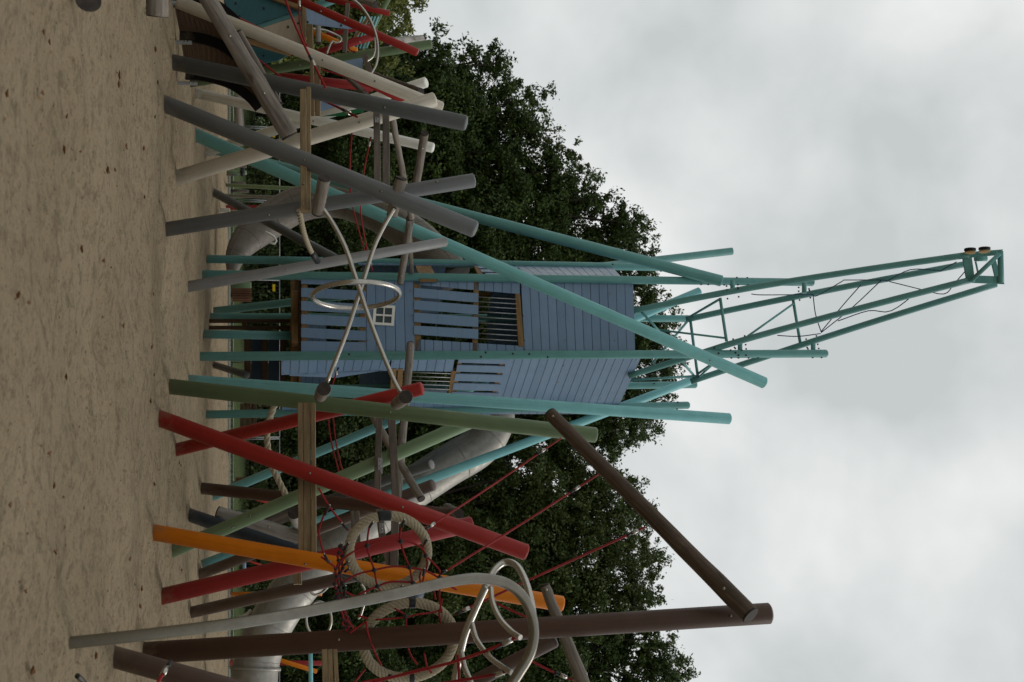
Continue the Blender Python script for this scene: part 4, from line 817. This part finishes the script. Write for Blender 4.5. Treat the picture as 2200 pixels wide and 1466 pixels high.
for (x0, x1, y, d) in [(360, 404, 8, 14.8), (372, 412, 92, 15.2), (384, 424, 180, 15.6)]:
    f = part(MB().beam(P(x0, y, d)-Vector((0, 0, .2)), P(x1, y, d), 0.1, 0.035, up=(1, 0, 0)), 'steel_foot', 'galvanised', rm)
    for t in (.62, .8): c = P(x0+(x1-x0)*t, y-2, d-0.05); part(MB().disc(c, (-.4, -1, 0), 0.013, 0.01, 8), 'bolt', 'steel', f)
hut = thing('climbing_hut', 'climbing hut with teal, cream and blue panels at the left edge behind the red poles', 'play hut', G(440, 60))
hb = P(560, 60, 16.2)
def panel(poly, mat, d0, d1, lab=None, screw=()):
    q = [P(x, y, d0+(d1-d0)*(y/250.0)) for x, y in poly]; nn = (q[1]-q[0]).cross(q[2]-q[0]); nn = nn if nn.y < 0 else -nn
    o = part(MB().slab(q, nn, 0.025), 'panel', mat, hut, **({'label': lab} if lab else {}))
    for (x, y) in screw: c = P(x, y, d0+(d1-d0)*(y/250.0)-0.012); part(MB().disc(c, nn, 0.018, 0.01, 8, dome=.006), 'screw', 'black plastic', o)
panel([(476, -12), (560, -12), (648, 20), (536, 58), (500, 42)], 'teal board', 16.4, 16.4, 'dark teal triangular panel', [(507, 7), (567, 18), (515, 35)])
panel([(536, 59), (648, 22), (652, 29), (546, 64)], 'deep teal paint', 16.45, 16.45)
panel([(547, 65), (650, 32), (650, 106), (592, 84)], 'cream board', 16.4, 16.4, 'cream triangular panel', [(619, 58), (641, 50), (643, 97)])
panel([(538, 99), (622, 116), (598, 130), (558, 138)], 'teal board', 16.5, 16.5, 'small dark teal panel', [(567, 120)])
panel([(658, 18), (757, 62), (728, 60), (659, 50)], 'pale blue board', 15.9, 15.9, 'blue triangle under the red pole', [(661, 48), (733, 55)])
panel([(718, 136), (780, 124), (778, 154)], 'pale blue board', 16.2, 16.2, 'blue triangle below the sage pole')
panel([(688, 216), (734, 226), (688, 240)], 'pale blue board', 17.6, 17.6, 'small blue triangle behind the dark grey pole')
panel([(694, 250), (785, 230), (782, 240), (735, 249)], 'green board', 17.8, 17.8, 'dark green sliver panel')
part(MB().beam(P(560, -14, 16.35), P(655, 22, 16.35), 0.08, 0.07), 'frame_timber', 'orange timber', hut); part(MB().beam(P(530, 88, 16.3), P(625, 116, 16.3), 0.08, 0.07), 'frame_timber', 'orange timber', hut)
m = MB(); m.tube([P(440, 60, 17.2)-Vector((0, 0, .4)), P(640, 40, 16.6)], .06, 12); part(m, 'support_post', 'brown timber', hut)
part(MB().slab([P(470, -60, 17.3), P(655, -60, 17.3), P(655, 110, 17.3), P(500, 110, 17.3)], (0, -1, 0), 0.03), 'back_panel', 'brown black board', hut)
bp = thing('barred_panel', 'row of thin turquoise bars behind the steel arch at the left', 'panel', P(760, 100, 19))
for i in range(6): part(MB().tube([P(752+i*7, 104, 19), P(778+i*7, 36, 19)], rad(3.6, 19), 8), 'bar', 'light teal paint', bp)

# ------------------------------------------------------------------ things beyond the sand
def fence(y0, y1, d, idx, tag=None, lab=''):
    base = P(512, y0, d); zb = -0.15; a = Vector((P(550, y0, d).x, d, zb)); b = Vector((P(550, y1, d+0.2).x, d+0.2, zb)); hh = 1.72
    root = thing('mesh_fence', lab, 'fence', a, 'mobile mesh fence panels')
    up = Vector((0, 0, hh)); m = MB(); m.tube([a, a+up], .021, 8); m.tube([b, b+up], .021, 8); m.tube([a+up, b+up], .019, 8); m.tube([a+Vector((0, 0, .12)), b+Vector((0, 0, .12))], .019, 8); part(m, 'frame', 'galvanised', root)
    m = MB(); n = int((b-a).length/0.11)
    for i in range(1, n): m.tube([a.lerp(b, i/n)+Vector((0, 0, .12)), a.lerp(b, i/n)+up], .0019, 3, caps=False)
    for j in range(1, 8): m.tube([a+up*(j/8), b+up*(j/8)], .002, 3, caps=False)
    part(m, 'wire_mesh', 'dull steel', root)
    if tag:
        c = a.lerp(b, tag)+Vector((0, -.04, hh*0.86)); part(MB().slab([c, c+Vector((.25, 0, 0)), c+Vector((.25, 0, .09)), c+Vector((0, 0, .09))], (0, -1, 0), 0.01), 'yellow_tag', 'yellow sign', root)
fl = [(-60, 120, 'at the far left behind the play hut', None), (124, 272, 'showing between the white poles', None), (276, 430, 'behind the turquoise brace feet', .02), (434, 598, 'behind the left slide', None), (602, 775, 'with a yellow tag, left of the tower ladder', .05),
      (779, 940, 'behind the tower steps', None), (944, 1096, 'behind the sagging thick rope', None), (1100, 1272, 'behind the orange and navy poles', None), (1276, 1432, 'behind the right slide foot', .93), (1436, 1560, 'at the far right edge', None)]
for i, (a, b, lab, tg) in enumerate(fl): fence(a, b, 36.5, i, tg, 'grey mesh fence panel '+lab)
def bin_(py, x0, x1, w, d, lab, mat='slat wood'):
    c = Vector((P(520, py, d).x, d, -0.12)); root = thing('litter_bin', lab, 'litter bin', c); hw = rad(w, d); z0 = P(x0, py, d).z; z1 = P(x1, py, d).z; ns = 8
    m = MB(); 
    for i in range(-ns, ns+1):
        a = math.pi*i/(2*ns+1)*2; m.beam(c+Vector((hw*math.sin(a), -hw*math.cos(a), z0-c.z)), c+Vector((hw*math.sin(a), -hw*math.cos(a), z1-c.z)), 0.02, hw*0.26, up=(math.cos(a), math.sin(a), 0))
    part(m, 'slats', mat, root); part(MB().tube([c+Vector((0, 0, z0-c.z+.02)), c+Vector((0, 0, z1-c.z-.03))], hw*0.92, 16), 'liner', 'brown black board', root); part(MB().tube([c, c+Vector((0, 0, z0-c.z+.05))], hw*0.45, 12), 'foot', 'dark grey paint', root)
bin_(634, 499, 540, 27, 33.0, 'brown slatted litter bin between the grey pole and tower')
bin_(1040, 506, 528, 26, 33.5, 'low brown slatted litter bin behind the brown pole')
def box_thing(name, lab, cat, py, x0, x1, w, d, mat, round_=True):
    c = Vector((P(520, py, d).x, d, -0.1)); root = thing(name, lab, cat, c); z0 = max(-.1, P(x0, py, d).z); z1 = P(x1, py, d).z; r = rad(w, d)
    part(MB().tube([Vector((c.x, d, z0-.2)), Vector((c.x, d, z1-.04)), Vector((c.x, d, z1))], [r, r, r*.85], 16), 'body', mat, root)
    return root, c, r, z0, z1
rt, c, r, z0, z1 = box_thing('litter_post', 'round sage green litter post in the far left background', 'litter bin', 371, 494, 530, 9, 31.5, 'sage paint')
part(MB().tube([Vector((c.x-.12, c.y-.1, z1-.12)), Vector((c.x+.12, c.y-.1, z1-.12))], .07, 12), 'hood', 'black plastic', rt)
box_thing('wooden_bollard', 'short grey wooden post right of the cream pole foot', 'bollard', 357, 494, 530, 8, 32.3, 'grey timber'); box_thing('wooden_bollard', 'short grey wooden post left of the slim green post', 'bollard', 394, 492, 527, 7, 32.2, 'grey timber')
box_thing('wooden_bollard', 'short grey wooden post right of the slim green post', 'bollard', 411, 498, 534, 7, 32.4, 'grey timber'); box_thing('wooden_bollard', 'small grey wooden post next to the sage litter post', 'bollard', 377, 491, 512, 4, 31.4, 'dark grey paint')
box_thing('green_container', 'round green container behind the litter bin', 'container', 618, 505, 540, 26, 34.5, 'green paint')
bn = thing('bench', 'grey wooden bench beam on the grass behind the white pole', 'bench', P(505, 250, 31.5)); m = MB().tube([P(509, 205, 31.3), P(514, 278, 31.3)], .11, 12); part(m, 'seat_log', 'weathered log', bn); part(MB().beam(P(517, 205, 31.5), P(522, 280, 31.5), .05, .08), 'backrest', 'pale log', bn)
part(MB().beam(P(502, 266, 31.4)-Vector((0, 0, .3)), P(509, 266, 31.4), .1, .1), 'leg', 'grey timber', bn); part(MB().beam(P(502, 225, 31.4)-Vector((0, 0, .3)), P(509, 225, 31.4), .1, .1), 'leg', 'grey timber', bn)
rb_ = thing('red_sign_board', 'red low board with pale foot before the left slide', 'board', P(486, 447, 26.5)); part(MB().slab([P(485, 441, 26.5), P(556, 441, 26.5), P(550, 451, 26.5), P(485, 451, 26.5)], (0, -1, 0), .05), 'board', 'dark red paint', rb_); part(MB().beam(P(488, 454, 26.4)-Vector((0, 0, .2)), P(494, 454, 26.4), .3, .12), 'foot', 'cream paint', rb_)
tl = thing('timber_stack', 'low brown timber stack behind the mesh fence right of the tower', 'timber stack', P(520, 900, 35)); 
for i in range(4): part(MB().beam(P(520+i*9, 868, 35.5), P(520+i*9, 930, 35.5), .3, .12), 'timber', 'brown timber', tl)
solo(MB().slab([P(493, 1425, 30), P(500, 1425, 30), P(500, 1433, 30), P(493, 1433, 30)], (0, -1, 0), .3), 'red_box', 'red paint', 'tiny red block at the sand edge right of the brown poles', 'block')
# grassy bank behind the fence
m = MB(); N = 60
for i in range(N):
    x0 = -30+i; hh = lambda x: .42+.12*math.sin(x*.6)+.07*math.sin(x*1.9)
    b = len(m.v); m.v += [Vector((x0, 38.5, -.2)), Vector((x0+1, 38.5, -.2)), Vector((x0+1, 41.5, hh(x0+1))), Vector((x0, 41.5, hh(x0))), Vector((x0+1, 60, hh(x0+1))), Vector((x0, 60, hh(x0)))]
    m.face((b, b+1, b+2, b+3), [(0, 0)]*4, True); m.face((b+3, b+2, b+4, b+5), [(0, 0)]*4, True)
struct(m, 'grass_bank', 'grass')

# ------------------------------------------------------------------ trees and shrubs
def leaves(blobs, size, dens, seed, zmin=0.0):
    """blobs: (centre xyz, radius) -> leaf quads in separate clumps near each blob's surface"""
    g = np.random.default_rng(seed); C = []; O = []
    nrm = lambda q: q/np.maximum(np.linalg.norm(q, axis=-1, keepdims=True), 1e-6)
    def add(c0, s0, n, fl=.72):
        q = nrm(g.normal(size=(n, 3))); r_ = s0*g.random(n)[:, None]**.30; p = q*r_; p[:, 2] *= fl; C.append(c0+p); O.append(q)
    for (c, R) in blobs:
        c = np.array(c); ns = max(5, int(20*(R/2.0)**1.5)); u = nrm(g.normal(size=(ns, 3))); cc = c+u*R*g.uniform(.5, .98, ns)[:, None]*np.array([1, .8, .95]); sr = R*g.uniform(.17, .36, ns)
        for k_ in range(ns): add(cc[k_], sr[k_], int(dens*sr[k_]**2*17)+8)
        for _ in range(int(10*max(1, R))):      # sprays that stick out of the crown
            u = nrm(g.normal(size=3)); s1 = g.uniform(.14, .36); t0 = c+u*R*g.uniform(.98, 1.22)*np.array([1, .8, 1]); n = int(dens*s1*2.4)+5
            C.append(t0+g.normal(size=(n, 3))*s1*.45+u*g.random(n)[:, None]*s1*1.2); O.append(nrm(g.normal(size=(n, 3))))
        add(c, R*.85, int(dens*R*R*4.5))
    C = np.concatenate(C); O = np.concatenate(O); kp = C[:, 2] > zmin; C = C[kp]; O = O[kp]; n = len(C)
    N = nrm(O*1.0+g.normal(size=(n, 3))*.6+np.array([0, 0, .35])); a = g.normal(size=(n, 3)); a = nrm(a-N*(a*N).sum(1)[:, None]); b = np.cross(N, a)
    s = (size*g.uniform(.55, 1.4, n))[:, None]
    V = np.stack([C-a*s, C+b*s*.5+a*s*.1, C+a*s, C-b*s*.5+a*s*.1], 1)
    return V.reshape(-1, 3), np.arange(n*4).reshape(-1, 4)
def tree(label, base_py, d, blobs, leaf, size=.10, dens=60, seed=1, group='trees behind the playground', cat='tree', trunk=.28, name='oak_tree'):
    x = P(590, base_py, d).x; base = Vector((x, d, -.3)); root = thing(name, label, cat, base, group); B = []
    for i, (px, py, rp_) in enumerate(blobs):
        dd = d+((i*37) % 7-3)*.45; c = P(px, py, dd); B.append(((c.x, c.y, c.z), rp_*dd/FPX))
    V, F = leaves(B, size*.88, dens*1.1, seed); V = V-np.array(base)
    me = npmesh('crown', V, F, leaf, False); me.parent = root
    top = max(b[0][2] for b in B); m = MB(); pts = [base+Vector((random.uniform(-.1, .1)*i, 0, top*.8*i/6)) for i in range(7)]; m.tube(pts, [trunk*(1-.13*i) for i in range(7)], 12); tk = part(m, 'trunk', 'bark', root)
    for i, (c, R) in enumerate(B):
        if c[2] < 2: continue
        t = min(.95, max(.25, (c[2]/top)*.7)); s0 = base+Vector((0, 0, top*.8*t)); e_ = Vector(c); mid = s0.lerp(e_, .5)+Vector((0, 0, -.3)); part(MB().tube(spline([s0, mid, e_], 4), [trunk*.38*(1-.09*j) for j in range(9)], 7), 'limb', 'bark', tk)
tree('bright olive tree standing nearest at the far left behind the steel arch', 40, 40, [(852, 22, 42), (850, -30, 45), (805, 75, 55), (825, 130, 38), (790, 20, 75), (740, 100, 70), (700, 30, 90), (640, 80, 80), (880, -80, 60), (790, -60, 90)], 'bright leaf', .09, 75, 11)
tree('dark oak with small tufts at its top left, left of the tower', 160, 47, [(940, 130, 55), (965, 165, 70), (1020, 140, 48), (1055, 128, 26), (1072, 135, 14), (1040, 190, 55), (900, 210, 90), (960, 240, 90), (850, 150, 80), (780, 200, 100)], 'oak leaf', .10, 62, 21)
tree('tall dark oak second in the row left of the tower', 300, 48, [(1110, 215, 50), (1150, 205, 34), (1080, 260, 80), (1130, 300, 66), (1160, 340, 40), (1000, 310, 110), (1060, 380, 100), (940, 320, 100), (860, 290, 110), (780, 340, 110), (690, 290, 120)], 'oak leaf', .10, 60, 22)
tree('dark oak third in the row, behind the grey pole tops', 420, 48, [(1210, 360, 55), (1255, 372, 30), (1180, 420, 85), (1260, 440, 52), (1290, 430, 22), (1130, 460, 110), (1230, 490, 70), (1040, 450, 110), (930, 470, 120), (820, 450, 120), (700, 420, 130), (1340, 478, 28), (1330, 500, 50), (1372, 485, 14)], 'oak leaf', .10, 60, 23)
tree('very dark oak directly left of the blue tower', 570, 49, [(1330, 550, 75), (1370, 525, 36), (1392, 560, 28), (1280, 600, 110), (1390, 610, 45), (1180, 560, 120), (1180, 660, 120), (1060, 590, 120), (930, 560, 120), (800, 560, 130), (680, 560, 130), (1400, 640, 32)], 'oak leaf', .10, 60, 24)
tree('very dark oak directly behind the blue tower and jib foot', 740, 49, [(1380, 690, 66), (1420, 700, 34), (1400, 760, 62), (1300, 730, 120), (1425, 810, 40), (1390, 850, 60), (1410, 880, 34), (1300, 850, 110), (1180, 780, 130), (1050, 760, 130), (920, 760, 130), (780, 760, 140), (1435, 770, 20)], 'oak leaf', .10, 60, 25)
tree('dark oak crown ending right of the tower beside the bright gap', 900, 48, [(1330, 920, 55), (1295, 955, 42), (1270, 900, 80), (1370, 925, 30), (1240, 960, 70), (1160, 930, 110), (1050, 950, 110), (930, 930, 120), (810, 930, 120), (690, 930, 130), (1320, 965, 20), (1380, 895, 40)], 'oak leaf', .10, 60, 26)
tree('lighter green oak right of the gap behind the slanted log', 1100, 46, [(1320, 1065, 45), (1360, 1060, 26), (1350, 1110, 58), (1385, 1125, 30), (1270, 1060, 60), (1280, 1130, 90), (1200, 1080, 90), (1150, 1150, 110), (1080, 1060, 90), (1030, 1130, 110), (920, 1080, 120), (800, 1100, 120), (690, 1090, 120), (1230, 1010, 50), (1150, 1010, 70)], 'mid leaf', .092, 70, 27)
tree('lighter green oak behind the orange pole top', 1230, 45, [(1370, 1190, 48), (1398, 1215, 26), (1340, 1240, 80), (1385, 1270, 36), (1260, 1210, 100), (1270, 1300, 100), (1150, 1250, 120), (1040, 1240, 120), (920, 1220, 120), (800, 1240, 120), (680, 1240, 130), (1375, 1310, 36)], 'mid leaf', .092, 70, 28)
tree('dark green tree at the far right behind the tall brown pole', 1400, 46, [(1400, 1375, 40), (1370, 1400, 60), (1440, 1425, 36), (1462, 1445, 22), (1400, 1460, 70), (1290, 1390, 90), (1300, 1480, 110), (1180, 1400, 120), (1060, 1380, 120), (940, 1400, 130), (810, 1390, 130), (690, 1400, 130), (1450, 1490, 50)], 'oak leaf', .10, 62, 29)
# second row and dense understorey, individual shrubs
for i, (py, col_) in enumerate([(-40, 'hedge leaf'), (75, 'mid leaf'), (190, 'hedge leaf'), (300, 'oak leaf'), (415, 'mid leaf'), (520, 'hedge leaf'), (640, 'hedge leaf'), (760, 'oak leaf'), (880, 'hedge leaf'), (1000, 'hedge leaf'), (1115, 'mid leaf'), (1235, 'hedge leaf'), (1350, 'oak leaf'), (1470, 'hedge leaf')]):
    where = ['at the far left edge', 'below the olive tree', 'behind the white poles', 'behind the turquoise brace', 'behind the left slide foot', 'behind the left slide bend', 'beside the slatted litter bin', 'behind the tower ladder', 'behind the tower steps', 'behind the sagging rope', 'behind the seesaw logs', 'behind the orange pole', 'behind the right slide', 'at the far right edge'][i]
    tree('dense dark shrub beyond the mesh fence '+where, py, 42.5, [(560, py, 62), (620, py+30, 80), (610, py-38, 75), (690, py, 85), (750, py+25, 80), (800, py-20, 70), (535, py+45, 45), (530, py-45, 45)], col_, .085, 62, 60+i, 'shrubs beyond the mesh fence', 'shrub', .1, 'shrub')
for i, (py, tx) in enumerate([(60, 650), (240, 860), (430, 1010), (620, 1150), (800, 1170), (1000, 950), (1180, 1090), (1360, 1100), (1500, 1160)]):
    bl_ = []
    x = 620
    while x < tx: bl_ += [(x, py-60, 120), (x+40, py+60, 125)]; x += 110
    where = ['behind the olive tree', 'behind the tufted oak', 'behind the third oak', 'left behind the tower', 'right behind the tower', 'in the gap right of the tower', 'behind the lighter oaks', 'behind the far right tree', 'at the right edge'][i]
    tree('dark back row tree filling in '+where, py, 57, bl_, 'oak leaf', .17, 26, 90+i, 'back row of trees', 'tree', .3)
for o in bpy.data.objects:
    if '_o' in o: del o['_o']
print('objects', len(bpy.data.objects), 'polys', sum(len(m.polygons) for m in bpy.data.meshes))
